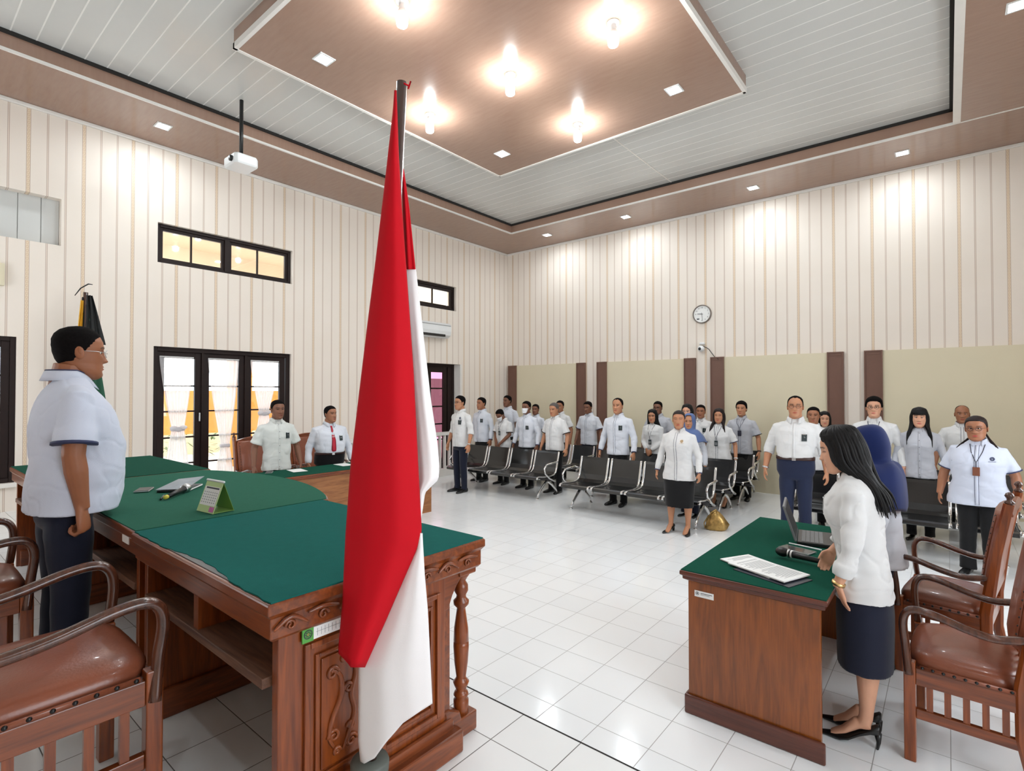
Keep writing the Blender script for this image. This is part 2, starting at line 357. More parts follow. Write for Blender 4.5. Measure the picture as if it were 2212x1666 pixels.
def downlight(x,y,label,g):
    r=empty('square_downlight',(x,y,ZC),0,label,'downlight',g)
    m=MB(); a=0.082; b=0.064
    for p,q in (((-a,-a),(a,-b)),((-a,b),(a,a)),((-a,-b),(-b,b)),((b,-b),(a,b))): m.box((p[0],p[1],-0.010),(q[0],q[1],-0.0005))
    m.build('lamp_frame','white_pl',r); MB().add([(-b,-b,-0.006),(-b,b,-0.006),(b,b,-0.006),(b,-b,-0.006)],[(0,1,2,3)]).build('lamp_panel','lamp',r)
G1='square downlights in the ceiling island'; G2='square downlights in the brown soffit'
for x,y,l,g in ((3.39,-6.89,'square downlight near the left corner of the ceiling island',G1),(5.87,-4.15,'square downlight near the right corner of the ceiling island',G1),
  (3.40,-4.17,'square downlight near the far corner of the ceiling island',G1),(0.636,-7.445,'square downlight in the left soffit, left of the projector',G2),
  (1.676,-0.70,'square downlight in the back soffit, nearest the room corner',G2),(3.49,-0.69,'square downlight in the back soffit, second from the room corner',G2),
  (5.75,-0.66,'square downlight in the back soffit above the clock side',G2),(7.70,-0.66,'square downlight in the back soffit near the right edge of the photo',G2),
  (8.66,-3.5,'square downlight in the right soffit at the top right corner',G2)): downlight(x,y,l,g)
for x,y in ((0.636,-10.5),(5.87,-6.89),(8.66,-6.9),(8.66,-10.3),(3.4,-9.6),(5.9,-9.6)):
    if 1.2<x<8.2 and y<-7.6: continue
    downlight(x,y,{(0.636,-10.5):'square downlight in the left soffit over the far end of the dais',(5.87,-6.89):'square downlight near the front corner of the ceiling island',(8.66,-6.9):'square downlight in the right soffit above the clerk desk chairs',(8.66,-10.3):'square downlight in the right soffit nearest the rear wall'}[(x,y)],G2 if x<1 or x>8 else G1)
# ================================================================ WINDOWS, DOORS
def muntin_leaf(m,y0,y1,z0,z1,fr,bars_z=(),bars_y=(),x=-0.10,d=0.045,bw=0.02):
    m.box((x,y0,z0),(x-d,y0+fr,z1)); m.box((x,y1-fr,z0),(x-d,y1,z1)); m.box((x,y0+fr,z0),(x-d,y1-fr,z0+fr)); m.box((x,y0+fr,z1-fr),(x-d,y1-fr,z1))
    for z in bars_z: m.box((x-0.004,y0+fr,z-bw/2),(x-d+0.004,y1-fr,z+bw/2))
    for y in bars_y: m.box((x-0.004,y-bw/2,z0+fr),(x-d+0.004,y+bw/2,z1-fr))
def window_unit(name,y0,y1,z0,z1,fr,leaves,glassm='glass',x=-0.06,sill=False):
    root=MB(); root.box((x,y0,z0),(x-0.12,y0+fr,z1)); root.box((x,y1-fr,z0),(x-0.12,y1,z1)); root.box((x,y0+fr,z1-fr),(x-0.12,y1-fr,z1)); root.box((x,y0+fr,z0),(x-0.12,y1-fr,z0+fr))
    r=struct(root.build(name,'dark_frame',bevel=0.004)); 
    for (a,b,bz,by,lf) in leaves:
        m=MB(); muntin_leaf(m,a,b,z0+fr,z1-fr,lf,bz,by,x=x-0.02); m.build('window_sash','dark_frame',r,bevel=0.003)
        MB().box((x-0.04,a+lf*0.7,z0+fr*1.1),(x-0.046,b-lf*0.7,z1-fr*1.1)).build('glass_pane',glassm,r)
    return r
# transom above the french doors, a smaller one by the corner
window_unit('window_1',-7.30,-5.41,3.46,4.0,0.045,[(-7.255,-6.42,(),(-6.86,),0.04),(-6.36,-5.455,(),(-5.93,),0.04)])
MB().box((-0.05,-6.425,3.49),(-0.17,-6.355,3.97)).build('mullion','dark_frame',bpy.data.objects['window_1'])
window_unit('window_2',-2.83,-1.72,3.46,3.98,0.05,[(-2.78,-1.77,(),(-2.32,),0.06)])
# far left opening closed with white lath boards
m=MB(); yy=-9.9
while yy<-8.31:
    m.box((-0.12,yy+0.003,3.46),(-0.135,min(yy+0.20,-8.303),4.02)); yy+=0.205
m.box((-0.135,-9.9,3.46),(-0.15,-8.30,4.02)); struct(m.build('window_3','white_pvc'))
# french doors
r=window_unit('door_1',-7.335,-5.42,0.40,2.33,0.06,[],x=-0.05)
DL=[(-7.27,-6.72,'left'),(-6.70,-6.12,'middle'),(-6.10,-5.49,'right')]
for a,b,_ in DL:
    m=MB(); muntin_leaf(m,a,b,0.40,2.27,0.085,[0.72,1.085,1.445,1.80],(),x=-0.08,bw=0.022); m.build('door_leaf','dark_frame',r,bevel=0.003)
    MB().box((-0.10,a+0.06,0.46),(-0.106,b-0.06,2.2)).build('glass_pane','glass',r)
    MB().box((-0.073,b-0.035,1.30),(-0.055,b-0.015,1.42)).build('door_handle','silver',r,bevel=0.003) if a<-7 else None
m=MB(); m.box((-0.05,-6.725,0.4),(-0.12,-6.695,2.27)); m.box((-0.05,-6.125,0.4),(-0.12,-6.095,2.27)); m.build('door_post','dark_frame',r)
# dark window at the left edge, with white sill
window_unit('window_4',-9.9,-8.68,0.69,2.34,0.05,[(-9.86,-8.73,(1.1,1.5,1.9),(),0.07)],x=-0.02)
struct(MB().box((0.0,-9.95,0.64),(0.05,-8.66,0.69)).build('trim_7','trim_white',bevel=0.008))
MB().box((-0.22,-9.9,0.7),(-0.235,-8.7,2.3)).build('shutter','dark_frame',bpy.data.objects['window_4'])
# door with pink filmed glass by the corner
r=window_unit('door_2',-2.86,-1.64,0.05,2.32,0.06,[],x=-0.14)
m=MB(); muntin_leaf(m,-2.80,-2.29,0.11,2.26,0.09,[0.95,1.24,1.62],(),x=-0.16); m.build('door_leaf','dark_frame',r,bevel=0.003)
m=MB(); muntin_leaf(m,-2.52,-1.83,0.11,2.26,0.12,[0.72,1.05,1.42,1.80],(),x=-0.15,bw=0.03); m.build('door_leaf','dark_frame',r,bevel=0.003)
MB().box((-0.15,-1.85,0.11),(-0.24,-1.68,2.26)).build('door_post','dark_frame',r)
MB().box((-0.18,-2.75,0.2),(-0.186,-1.90,2.17)).build('glass_pane','pinkglass',r)
struct(MB().box((-0.25,-1.60,0.05),(0.004,-1.551,2.32)).build('trim_8','trim_white'))
# curtains in the french doors
def curtain(y0,y1,knot_z,knot_y,kw,label,shift=0.0):
    n=44; m=MB(); rings=[]; K=40
    for j in range(K+1):
        z=lerp(2.20,0.42,j/K)
        if z>knot_z: t=(2.20-z)/(2.20-knot_z); t=t**1.3
        else: t=1-0.55*min(1,(knot_z-z)/0.55)**0.8
        c=lerp((y0+y1)/2,knot_y,min(1,t) if z>knot_z else t); hw=lerp((y1-y0)/2,kw,t)
        rings.append([(-0.062+0.014*math.sin(i/n*PI*14+j*0.04)*(1-0.3*t)+0.004*math.sin(i*2.3),c+hw*(2*i/n-1),z) for i in range(n+1)])
    m.loft(rings,cap=False,closed=False); o=m.build('sheer_curtain','sheer',None,smooth=True); tag(o,label,'curtain','sheer white curtains in the french doors')
    MB().tube([(-0.062,knot_y+kw*1.15*math.cos(t),knot_z+0.01*math.sin(t*2)) if False else (-0.062+0.03*math.sin(t),knot_y+kw*1.1*math.cos(t),knot_z) for t in [2*PI*k/16 for k in range(17)]],(0.012),n=6,flat=2.2).build('tie_band','sheer',o,smooth=True)
    MB().tube([(-0.05,y0-0.0,2.2),(-0.05,y1,2.2)],0.006,n=6).build('curtain_rod','white_pl',o)
    if shift:
        MB().ell((-0.03,knot_y,knot_z),(0.02,0.05,0.035)).ell((-0.03,knot_y+0.06,knot_z+0.025),(0.015,0.05,0.03)).ell((-0.03,knot_y-0.06,knot_z+0.02),(0.015,0.05,0.03)).build('bow','sheer',o,smooth=True)
curtain(-7.25,-6.83,1.20,-7.02,0.075,'sheer white curtain tied with a bow in the left pane of the french doors',1)
curtain(-6.64,-6.21,0.93,-6.40,0.06,'sheer white curtain tied low in the middle pane of the french doors')
curtain(-6.04,-5.60,1.38,-5.83,0.07,'sheer white curtain with a bow behind the man in short sleeves',1)
# veranda outside the left wall
struct(MB().box((-9,-14,-0.1),(-WT,1,0.3)).build('ground_outside','outfloor'))
struct(MB().box((-3.2,-14,4.5),(-WT,1,4.6)).build('ceiling_veranda','cream'))
struct(MB().box((-3.3,-14,3.3),(-3.2,1,4.5)).build('trim_9','cream'))
for x,y,wl in ((-0.95,-6.72,'left'),(-1.6,-5.9,'middle')):
    o=MB().lathe([(0.10,0),(0.10,-0.012)],(x,y,4.5),24).build('veranda_lamp','lamp'); tag(o,'round flat veranda lamp seen through the '+wl+' pane of the long transom window','lamp','veranda lamps')
def outwall(name,x,y0,y1,z0,z1,mat): return struct(MB().box((x,y0,z0),(x-0.2,y1,z1)).build(name,mat))
outwall('wall_orange',-3.3,-6.3,-3.0,0.9,1.75,'orange'); outwall('wall_pillar',-2.4,-5.35,-4.95,0.3,3.3,'orange')
outwall('wall_garden',-5.2,-10,1,0.3,0.95,'beige')
MAT['pinkwall']=plain('magenta_wall',srgb(214,60,120),0.7); MAT['roof']=plain('grey_roof',srgb(150,136,128),0.8)
outwall('wall_neighbour',-4.4,-2.6,3.0,0.3,2.16,'roof')
m=MB(); rnd=random.Random(3)
for k in range(260):
    c=Vector((-4.6+rnd.uniform(-0.25,0.25),rnd.uniform(-6.2,-3.2),rnd.uniform(0.32,1.0))); a=rnd.uniform(0,6.3); e_=Vector((math.cos(a),math.sin(a),rnd.uniform(-.3,.8)))*0.09; s_=Vector((-math.sin(a),math.cos(a),0))*0.03
    m.add([c-e_,c+s_,c+e_,c-s_],[(0,1,2,3)])
tag(m.build('hedge','plant'),'green hedge outside behind the french doors','hedge',kind='stuff')
o=MB().box((-2.3,-6.98,0.5),(-2.34,-6.62,1.66)).build('wall_banner','paper'); tag(o,'white banner with a blue picture seen through the left pane','banner')
MAT['blue']=plain('light_blue_print',srgb(120,170,215),0.6,var=0.3,scale=9)
MB().box((-2.296,-6.95,0.78),(-2.30,-6.68,1.2)).build('printed_picture','blue',o)
t_=text('BU',0.12,'ink',(-2.297,-6.8,1.36),(PI/2,0,PI/2),o); text('Cantip',0.09,'ink',(-2.297,-6.8,0.68),(PI/2,-0.5,PI/2),o)
# ================================================================ BACK WALL BOARDS
BD=[(0.068,0.31,1.982,2.191),(2.485,2.715,4.352,4.562),(4.841,5.079,6.677,6.904),(7.171,7.405,9.2,9.43)]
nm=['leftmost, next to the room corner','second from the room corner, left of the clock','right of the security camera','rightmost, behind the woman in glasses']
for (a,b,c,d_),l in zip(BD,nm):
    r=empty('wall_board',((a+d_)/2,0,0),0,'beige wall board between two brown posts, '+l,'wall board','beige boards along the back wall'); cx=(a+d_)/2
    MB().box((b-cx-0.005,-0.03,0.0),(c-cx+0.005,0,2.345)).build('board','beige',r)
    for p,q in ((a,b),(c,d_)):
        m=MB().box((p-cx,-0.055,0),(q-cx,0,2.35)); w_=0.02
        m.box((p-cx,-0.066,0),(p-cx+w_,-0.055,2.35)).box((q-cx-w_,-0.066,0),(q-cx,-0.055,2.35)).box((p-cx+w_,-0.066,2.33),(q-cx-w_,-0.055,2.35)).box((p-cx+w_*1.8,-0.063,2.29),(q-cx-w_*1.8,-0.055,2.315))
        m.build('side_post','post',r)
# clock
r=empty('wall_clock',(4.683,0,3.153),0,'round white wall clock with grey rim on the back wall','clock')
def disc(r1,y0,y1,n=40): 
    m=MB(); m.loft([[(r1*math.cos(2*PI*k/n),y,r1*math.sin(2*PI*k/n)) for k in range(n)] for y in (y0,y1)]); return m
MAT['rim']=plain('grey_brown_rim',srgb(120,110,102),0.35)
n=40; m=MB(); m.loft([[(q*math.cos(2*PI*k/n),y,q*math.sin(2*PI*k/n)) for k in range(n)] for q,y in ((0.17,0),(0.17,-0.035),(0.163,-0.042),(0.154,-0.038),(0.152,-0.02))],cap=False); m.build('clock_rim','rim',r,smooth=True)
disc(0.156,-0.002,-0.022).build('clock_face','paper',r)
for h in range(1,13):
    if h in(7,8): continue
    a=PI/2-h*PI/6; text(str(h),0.036,'ink',(0.118*math.cos(a),-0.0225,0.118*math.sin(a)),(PI/2,0,0),r,'numeral')
m=MB().box((-0.095,-0.0225,-0.1),(-0.05,-0.024,-0.085)); 
for k in range(5): m.box((-0.095+k*0.01,-0.0225,-0.085),(-0.09+k*0.01,-0.024,-0.07))
m.build('logo_print','ink',r)
m=MB(); m.bar([(0.02,-0.028,-0.002),(-0.082,-0.028,0.008)],0.004,0.008); m.build('hour_hand','black_pl',r)
m=MB(); m.bar([(-0.003,-0.031,0.025),(0.010,-0.031,-0.115)],0.004,0.006,up=(0,1,0)); m.build('minute_hand','black_pl',r)
# security camera
r=empty('security_camera',(4.686,0,2.53),0,'white dome security camera on the back wall below the clock','camera')
MB().lathe([(0.0,0),(0.05,0.0),(0.05,0.03),(0.03,0.04),(0.005,0.04)],(0,-0.03,0.06),16).build('mount','white_pl',r,smooth=True)
MB().ell((0,-0.09,-0.02),(0.058,0.055,0.058),20,12).build('dome','white_pl',r,smooth=True)
MB().ell((-0.006,-0.125,-0.022),(0.032,0.028,0.032),14,8).build('lens','black_pl',r,smooth=True)
MB().tube([(0.02,-0.03,0.03),(0.08,-0.03,0.0),(0.12,-0.02,-0.03),(0.16,-0.02,-0.09),(0.24,-0.02,-0.2),(0.30,-0.07,-0.22)],0.006,n=6).build('cable','black_pl',r,smooth=True)
# air conditioner
r=empty('air_conditioner',(0,-2.5,2.99),0,'white wall air conditioner below the small transom window','air conditioner')
prof=[(0.004,-0.15),(0.004,0.15),(0.17,0.15),(0.205,0.11),(0.21,-0.02),(0.19,-0.10),(0.12,-0.15)]
MB().loft([[(x,y,z) for x,z in prof] for y in (-0.44,0.44)]).build('casing','white_pl',r,bevel=0.008)
MB().box((0.125,-0.40,-0.132),(0.198,0.28,-0.085)).build('air_outlet','black_pl',r); MB().box((0.188,-0.42,0.095),(0.214,0.42,0.103)).build('seam','grey_pl',r)
# yellowish switch box at the left edge
o=MB().box((0,-9.3,2.90),(0.05,-8.79,3.15)).build('wall_box','beige',bevel=0.006); tag(o,'small pale yellow box on the wall at the left edge','box')
# railings along the left wall
def railing(y0,y1,label):
    r=empty('railing',(0.13,y0,0),0,label,'railing'); Ln=y1-y0
    MB().box((-0.04,0,0.83),(0.04,Ln,0.90)).build('top_rail','trim_white',r,bevel=0.005); MB().box((-0.05,0,0),(0.05,Ln,0.15)).build('bottom_rail','trim_white',r,bevel=0.005)
    k=int(Ln/0.13)
    for i in range(k+1):
        y=0.03+(Ln-0.06)*i/k; MB().box((-0.025,y-0.022,0.15),(0.025,y+0.022,0.83)).build('baluster','trim_white',r)
railing(-3.25,-1.5,'white wooden railing in front of the pink glass door'); railing(-4.62,-4.1,'white railing end seen between the man in red tie and the flag')
# projector
r=empty('projector',(1.64,-6.93,4.45),0,'white ceiling projector on a black pole','projector')
MB().tube([(0,0,0.07),(0,0,ZW-4.45)],0.022,n=12).build('ceiling_pole','black_pl',r,smooth=True)
m=MB(); m.bar([(-0.12,-0.10,0.075),(0.12,0.10,0.075)],0.02,0.008).bar([(-0.12,0.10,0.075),(0.12,-0.10,0.075)],0.02,0.008); m.tube([(0,0,0.06),(0,0,0.12)],0.035,n=10); m.build('bracket','black_pl',r)
MB().loft([[(x*s,y*s,z) for x,y in ((-0.17,-0.11),(-0.13,-0.14),(0.13,-0.14),(0.17,-0.11),(0.17,0.11),(0.13,0.14),(-0.13,0.14),(-0.17,0.11))] for z,s in ((-0.055,0.93),(-0.035,1),(0.045,1),(0.065,0.94))]).build('casing','white_pl',r,bevel=0.006)
MB().loft([[(0.08+0.035*math.cos(2*PI*k/16),y,0.0+0.035*math.sin(2*PI*k/16)) for k in range(16)] for y in (-0.13,-0.165)]).build('lens','black_pl',r,smooth=True)
# ================================================================ JUDGES' BENCH ON THE DAIS
def scroll(m,c,r,turn,sgn,axis_x,w=0.008,n=18,d=0.004):   # small carved volute in the plane x=const: c=(y,z)
    pts=[]
    for k in range(n):
        a=k/(n-1)*turn*2*PI; q=r*(1-0.8*k/(n-1)); pts.append((axis_x+d,c[0]+sgn*q*math.cos(a),c[1]+q*math.sin(a)))
    m.tube(pts,[w*(1-0.4*k/(n-1)) for k in range(n)],n=6)
def vine(m,pts,x,w=0.008):
    P=[Vector((0,a,b)) for a,b in pts]; out=[]
    for i in range(len(P)-1):
        p0=P[max(i-1,0)];p1=P[i];p2=P[i+1];p3=P[min(i+2,len(P)-1)]
        for k in range(6):
            t=k/6; q=0.5*((2*p1)+(p2-p0)*t+(2*p0-5*p1+4*p2-p3)*t*t+(3*p1-p0-3*p2+p3)*t**3); out.append((x,q.y,q.z))
    out.append((x,P[-1].y,P[-1].z)); m.tube(out,[w*(0.5+math.sin(PI*min(1,max(0,k/(len(out)-1))))*0.7) for k in range(len(out))],n=6)
def turned_leg(x,y,z0,z1,name,parent,mat='woodZ'):
    H=z1-z0; pr=[(0.030,0.0),(0.030,0.10),(0.022,0.115),(0.030,0.135),(0.026,0.155),(0.018,0.165),(0.027,0.20),(0.032,0.225),(0.022,0.245),(0.019,0.26),(0.027,0.36),(0.031,0.47),(0.030,0.50),(0.027,0.505),(0.030,0.51),(0.028,0.60),(0.018,0.72),(0.017,0.74),(0.030,0.765),(0.031,0.79),(0.020,0.81),(0.019,0.83),(0.028,0.86),(0.027,0.90),(0.017,0.93),(0.026,0.955),(0.034,0.975),(0.034,1.0)]
    m=MB().lathe([(r,z0+t*H) for r,t in pr],(x,y,0),18); return m.build(name,mat,parent,smooth=True)
T=DZ+0.76
def bench_table(name,x0,x1,y0,y1,felt,label,front='flat',side=None,arc=0.0,rag=False,zt=T,shelfs=True):
    r=empty(name,((x0+x1)/2,(y0+y1)/2,DZ),0,label,'table'); ox,oy=(x0+x1)/2,(y0+y1)/2; r['group']='three tables of the judges bench on the dais'
    Z=zt-DZ
    def outline(ins):
        a,b,c,d=x0-ox+ins,x1-ox-ins,y0-oy+ins,y1-oy-ins
        if arc:
            n=20; fr=[(lerp(b,a,k/n),d+arc*(math.sin(PI*k/n)**0.8)) for k in range(n+1)]; return [(a,c),(b,c)]+fr
        return [(a,c),(b,c),(b,d),(a,d)]
    m=MB(); O=[outline(i) for i in (0.004,0,0.0,0.012,0.012,0.02)]; zs=[Z,Z-0.006,Z-0.03,Z-0.045,Z-0.10,Z-0.11]
    m.loft([[(p[0],p[1],z) for p in o] for o,z in zip(O[::-1],zs[::-1])]); m.build('table_top','woodX',r,bevel=0.003)
    m=MB(); o=outline(0.008)
    if rag:   # worn bay along the rear edge where the cloth has shrunk back
        a,b,c=x0-ox+0.008,x1-ox-0.006,y0-oy
        back=[(lerp(a,b,k/30),c+0.010+0.026*max(0,math.sin(PI*((k/30-0.30)/0.5)))*(1 if 0.3<k/30<0.8 else 0)+0.003*math.sin(k*2.1)) for k in range(31)]; o=back+[(b,y1-oy-0.008),(a,y1-oy-0.008)]
    m.prism(o,Z-0.001,Z+0.004); m.build('felt_cover',felt,r)
    if rag: MB().box((a+0.15,c+0.014,Z-0.001),(b-0.02,c+0.08,Z+0.0025)).build('bay_shade_strip','black_pl',r)  # black strip put in as the dark cloth-edge shadow of the bay
    a,b,c,d=x0-ox+0.05,x1-ox-0.055,y0-oy+0.035,y1-oy-0.17
    zz=Z-0.10
    # front modesty panel, side panels, plinths
    m=MB().box((a,d,0.0),(b,d+0.03,zz)); m.build('front_panel','woodX',r)
    MB().box((a-0.01,d-0.03,0),(b,d,0.13)).box((a,d+0.03,0),(b,d+0.06,0.11)).build('plinth','woodX',r,bevel=0.006)
    sides=[(a,a+0.035)] if side else [(a,a+0.035),(b-0.035,b)]
    for p,q in sides:
        MB().box((p,c,0),(q,d,zz)).build('side_panel','woodZ',r,bevel=0.003)
        MB().box((p-0.018,c+0.02,0),(q+0.018,d,0.12)).build('side_plinth','woodL',r,bevel=0.006)
    if shelfs:
        MB().box((a+0.035,c-0.01,Z-0.265),(b-0.03,d,Z-0.235)).build('shelf','shelf',r,bevel=0.003)
        MB().box(((a+b)/2-0.02,c,Z-0.235),((a+b)/2+0.02,d,zz)).build('divider','woodZ',r)
        MB().box((a+0.035,d-0.012,Z-0.235),(b-0.03,d,zz)).build('shelf_back','shelf',r)
    return r,ox,oy
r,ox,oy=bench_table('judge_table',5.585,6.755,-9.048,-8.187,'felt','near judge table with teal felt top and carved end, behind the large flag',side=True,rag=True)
# carved end of the near table (plane x = xe)
xe=6.715-ox; Z=0.76; c=-9.0-oy; d=-8.365-oy
o=MB().box((xe-0.035,c,0.0),(xe,d,Z-0.10)); o=o.build('end_panel','woodZ',r,bevel=0.003)
m=MB()   # raised mouldings
def frame(m,y0,y1,z0,z1,w_,h,x):
    m.box((x,y0,z0),(x+h,y0+w_,z1)); m.box((x,y1-w_,z0),(x+h,y1,z1)); m.box((x,y0+w_,z0),(x+h,y1-w_,z0+w_)); m.box((x,y0+w_,z1-w_),(x+h,y1-w_,z1))
for (p,q) in ((c+0.075,c+0.325),(c+0.345,d-0.03)):
    frame(m,p,q,0.15,0.60,0.018,0.012,xe); frame(m,p+0.035,q-0.035,0.19,0.56,0.012,0.009,xe); m.box((xe,p+0.055,0.21),(xe+0.006,q-0.055,0.54))
m.build('panel_moulding','woodZ',o,bevel=0.004)
m=MB()
for (p,q) in ((c+0.075,c+0.325),(c+0.345,d-0.03)):
    mid=(p+q)/2; x=xe+0.008
    vine(m,[(mid-0.045,0.50),(mid-0.01,0.47),(mid-0.005,0.41),(mid-0.035,0.35),(mid-0.045,0.30),(mid-0.03,0.26)],x); vine(m,[(mid+0.03,0.52),(mid+0.045,0.46),(mid+0.03,0.40),(mid+0.042,0.34),(mid+0.02,0.28),(mid-0.0,0.24)],x,0.007)
    for cc,rr,s in (((mid-0.035,0.485),0.02,1),((mid+0.02,0.42),0.017,-1),((mid-0.03,0.295),0.02,-1),((mid+0.03,0.255),0.02,1),((mid+0.03,0.30),0.014,-1),((mid+0.005,0.515),0.012,1),((mid-0.02,0.245),0.012,1)): scroll(m,cc,rr,1.4,s,xe,0.007,d=0.008)
    m.build('carving','woodZ',o,smooth=True); m=MB()
m=MB()   # carved frieze below the top edge
yy=y0=-9.03-oy; k=0
while yy<(-8.31-oy):
    vine(m,[(yy,Z-0.075+0.02*(k%2)),(yy+0.05,Z-0.05-0.0*(k%2)),(yy+0.10,Z-0.08+0.02*(k%2))],xe+0.036,0.006); scroll(m,(yy+0.05,Z-0.075),0.016,1.2,1 if k%2 else -1,xe+0.026,0.005,d=0.006); yy+=0.10; k+=1
m.build('frieze_carving','woodL',r,smooth=True)
MB().box((xe,c-0.01,0),(xe+0.02,d+0.03,0.12)).box((xe,c-0.01,0),(xe+0.05,d+0.05,0.085)).build('end_plinth','woodL',r,bevel=0.008)
# bracket, foot and turned leg at the front corner
ly=-8.238-oy; lx=6.672-ox
m=MB().prism([(d,Z-0.11),(d+0.11,Z-0.11),(d+0.10,Z-0.14),(d+0.075,Z-0.165),(d+0.05,Z-0.20),(d+0.03,Z-0.245),(d,Z-0.25)],xe-0.04,xe-0.012,axis=0); m.build('bracket','woodL',r,bevel=0.004)
m=MB().prism([(d,0.0),(ly+0.055,0.0),(ly+0.055,0.075),(ly-0.03,0.075),(ly-0.04,0.11),(d+0.03,0.14),(d,0.14)],lx-0.035,lx+0.035,axis=0); m.build('leg_foot','woodL',r,bevel=0.006)
MB().box((lx-0.045,ly-0.045,Z-0.14),(lx+0.04,ly+0.045,Z-0.11)).build('leg_cap','woodL',r,bevel=0.006)
turned_leg(lx,ly,0.07,Z-0.13,'leg',r)
# the asset label on the end
lb=empty('asset_label',(6.7155+0.012,-8.90,DZ+0.628),0,'green and white label strip with a round emblem on the bench end','label')
MAT['green_print']=plain('green_print',srgb(84,160,70),0.5,var=0.05); MAT['yellow_print']=plain('yellow_print',srgb(220,205,80),0.5)
MB().box((-0.005,-0.035,-0.02),(0.0,0.0,0.02)).build('green_panel','green_print',lb); MB().box((-0.005,0.0,-0.017),(0,0.30,0.018)).build('white_panel','paper',lb)
m=MB(); m.tube([(0.0005,-0.0175+0.012*math.cos(t),0.003+0.012*math.sin(t)) for t in [2*PI*k/20 for k in range(21)]],0.0016,n=5)
for k in range(8): a=k*PI/4; m.tube([(0.0005,-0.0175,0.003),(0.0005,-0.0175+0.009*math.cos(a),0.003+0.009*math.sin(a))],0.0012,n=4)
m.build('emblem','ink',lb); MB().ell((0.0005,-0.0175,0.003),(0.001,0.004,0.004)).build('emblem_centre','yellow_print',lb)
m=MB(); 
for k in range(14): m.box((0,0.012+k*0.012,-0.010),(0.0006,0.0128+k*0.012,0.012))
m.box((0,0.008,0.002),(0.0006,0.18,0.0026)); m.build('printed_grid','grey_pl',lb)
bench_table('judge_table',3.90,5.575,-9.035,-8.15,'felt2','middle judge table with faded green felt and curved front edge',arc=0.20,zt=T-0.002)
o=MB().box((5.38,-9.026,T-0.075),(5.47,-9.022,T-0.035)).build('sticker','paper'); tag(o,'white sticker on the rear edge of the middle judge table','sticker')
bench_table('judge_table',2.56,3.89,-9.04,-8.10,'felt3','far judge table with dark green felt behind the standing man in white',zt=T)
# ---- things on the bench
tz=T+0.004
r=empty('desk_calendar',(5.43,-8.665,tz),math.radians(6),'green and white folding desk calendar standing on the middle judge table','calendar')
MAT['cal']=plain('pale_green_card',srgb(190,214,150),0.6,var=0.05); MAT['cal2']=plain('green_card',srgb(126,166,84),0.6,var=0.05); MAT['pink']=plain('pink_print',srgb(200,110,170),0.6)
th=0.002; W_=0.075; D_=0.05; Hc=0.14
def slab(p,q,r_,s,mat,name,parent,t=0.0015):
    n=(Vector(q)-Vector(p)).cross(Vector(s)-Vector(p)).normalized()*t
    v=[Vector(x) for x in (p,q,r_,s)]; m=MB(); m.loft([[x for x in v],[x+n for x in v]]); return m.build(name,mat,parent)
slab((-W_,-D_,0),(W_,-D_,0),(W_,0,Hc),(-W_,0,Hc),'cal','front_leaf',r); slab((-W_,D_,0),(W_,D_,0),(W_,0,Hc),(-W_,0,Hc),'cal2','back_leaf',r); slab((-W_,-D_,0.001),(W_,-D_,0.001),(W_,D_,0.001),(-W_,D_,0.001),'cal2','base_leaf',r)
def onleaf(a,b,c0,c1,mat,name,lift=0.0022):
    def P(x,t): return Vector((x,-D_*(1-t),Hc*t))+Vector((0,-Hc,D_)).normalized()*lift
    return MB().add([P(a,c0),P(b,c0),P(b,c1),P(a,c1)],[(0,1,2,3)]).build(name,mat,r)
onleaf(-0.068,0.068,0.22,0.82,'paper','month_page'); onleaf(-0.055,0.06,0.75,0.80,'ink','heading',0.0026); onleaf(0.03,0.07,0.04,0.2,'pink','flower_print',0.0026)
m=MB()
for i in range(7):
    for j in range(5):
        def P(x,t): return Vector((x,-D_*(1-t),Hc*t))+Vector((0,-Hc,D_)).normalized()*0.0026
        x=-0.06+i*0.018; t=0.30+j*0.08; m.add([P(x,t),P(x+0.007,t),P(x+0.007,t+0.03),P(x,t+0.03)],[(0,1,2,3)])
m.build('day_numbers','grey_pl',r); MB().tube([(-W_,0,Hc+0.002),(W_,0,Hc+0.002)],0.006,n=8).build('binding','white_pl',r,smooth=True)
def phone(x,y,z,rot,label,w_=0.075,l_=0.15,mat='black_pl'):
    r=empty('mobile_phone',(x,y,z),rot,label,'phone'); MB().box((-w_/2,-l_/2,0),(w_/2,l_/2,0.009)).build('body','silver',r,bevel=0.003); MB().box((-w_/2+0.003,-l_/2+0.003,0.009),(w_/2-0.003,l_/2-0.003,0.0105)).build('screen',mat,r); return r
r=phone(4.56,-8.715,tz,math.radians(62),'dark smartphone lying on the middle judge table, nearest the man',l_=0.13)
r=empty('notebook',(4.66,-8.56,tz),math.radians(50),'black notebook with loose grey papers on it, behind the microphone','notebook')
MB().box((-0.08,-0.11,0),(0.08,0.11,0.012)).build('cover','black_pl',r,bevel=0.003); MB().box((-0.077,-0.107,0.003),(0.082,0.107,0.010)).build('pages','paper',r)
MAT['greypaper']=plain('grey_leaflet',srgb(150,158,166),0.5,var=0.2,scale=20)
m=MB(); m.loft([[(-0.09,-0.10,0.014),(0.075,-0.12,0.018),(0.08,0.14,0.05),(-0.07,0.15,0.035)],[(-0.09,-0.10,0.016),(0.075,-0.12,0.02),(0.08,0.14,0.052),(-0.07,0.15,0.037)]]); m.build('leaflet','greypaper',r)
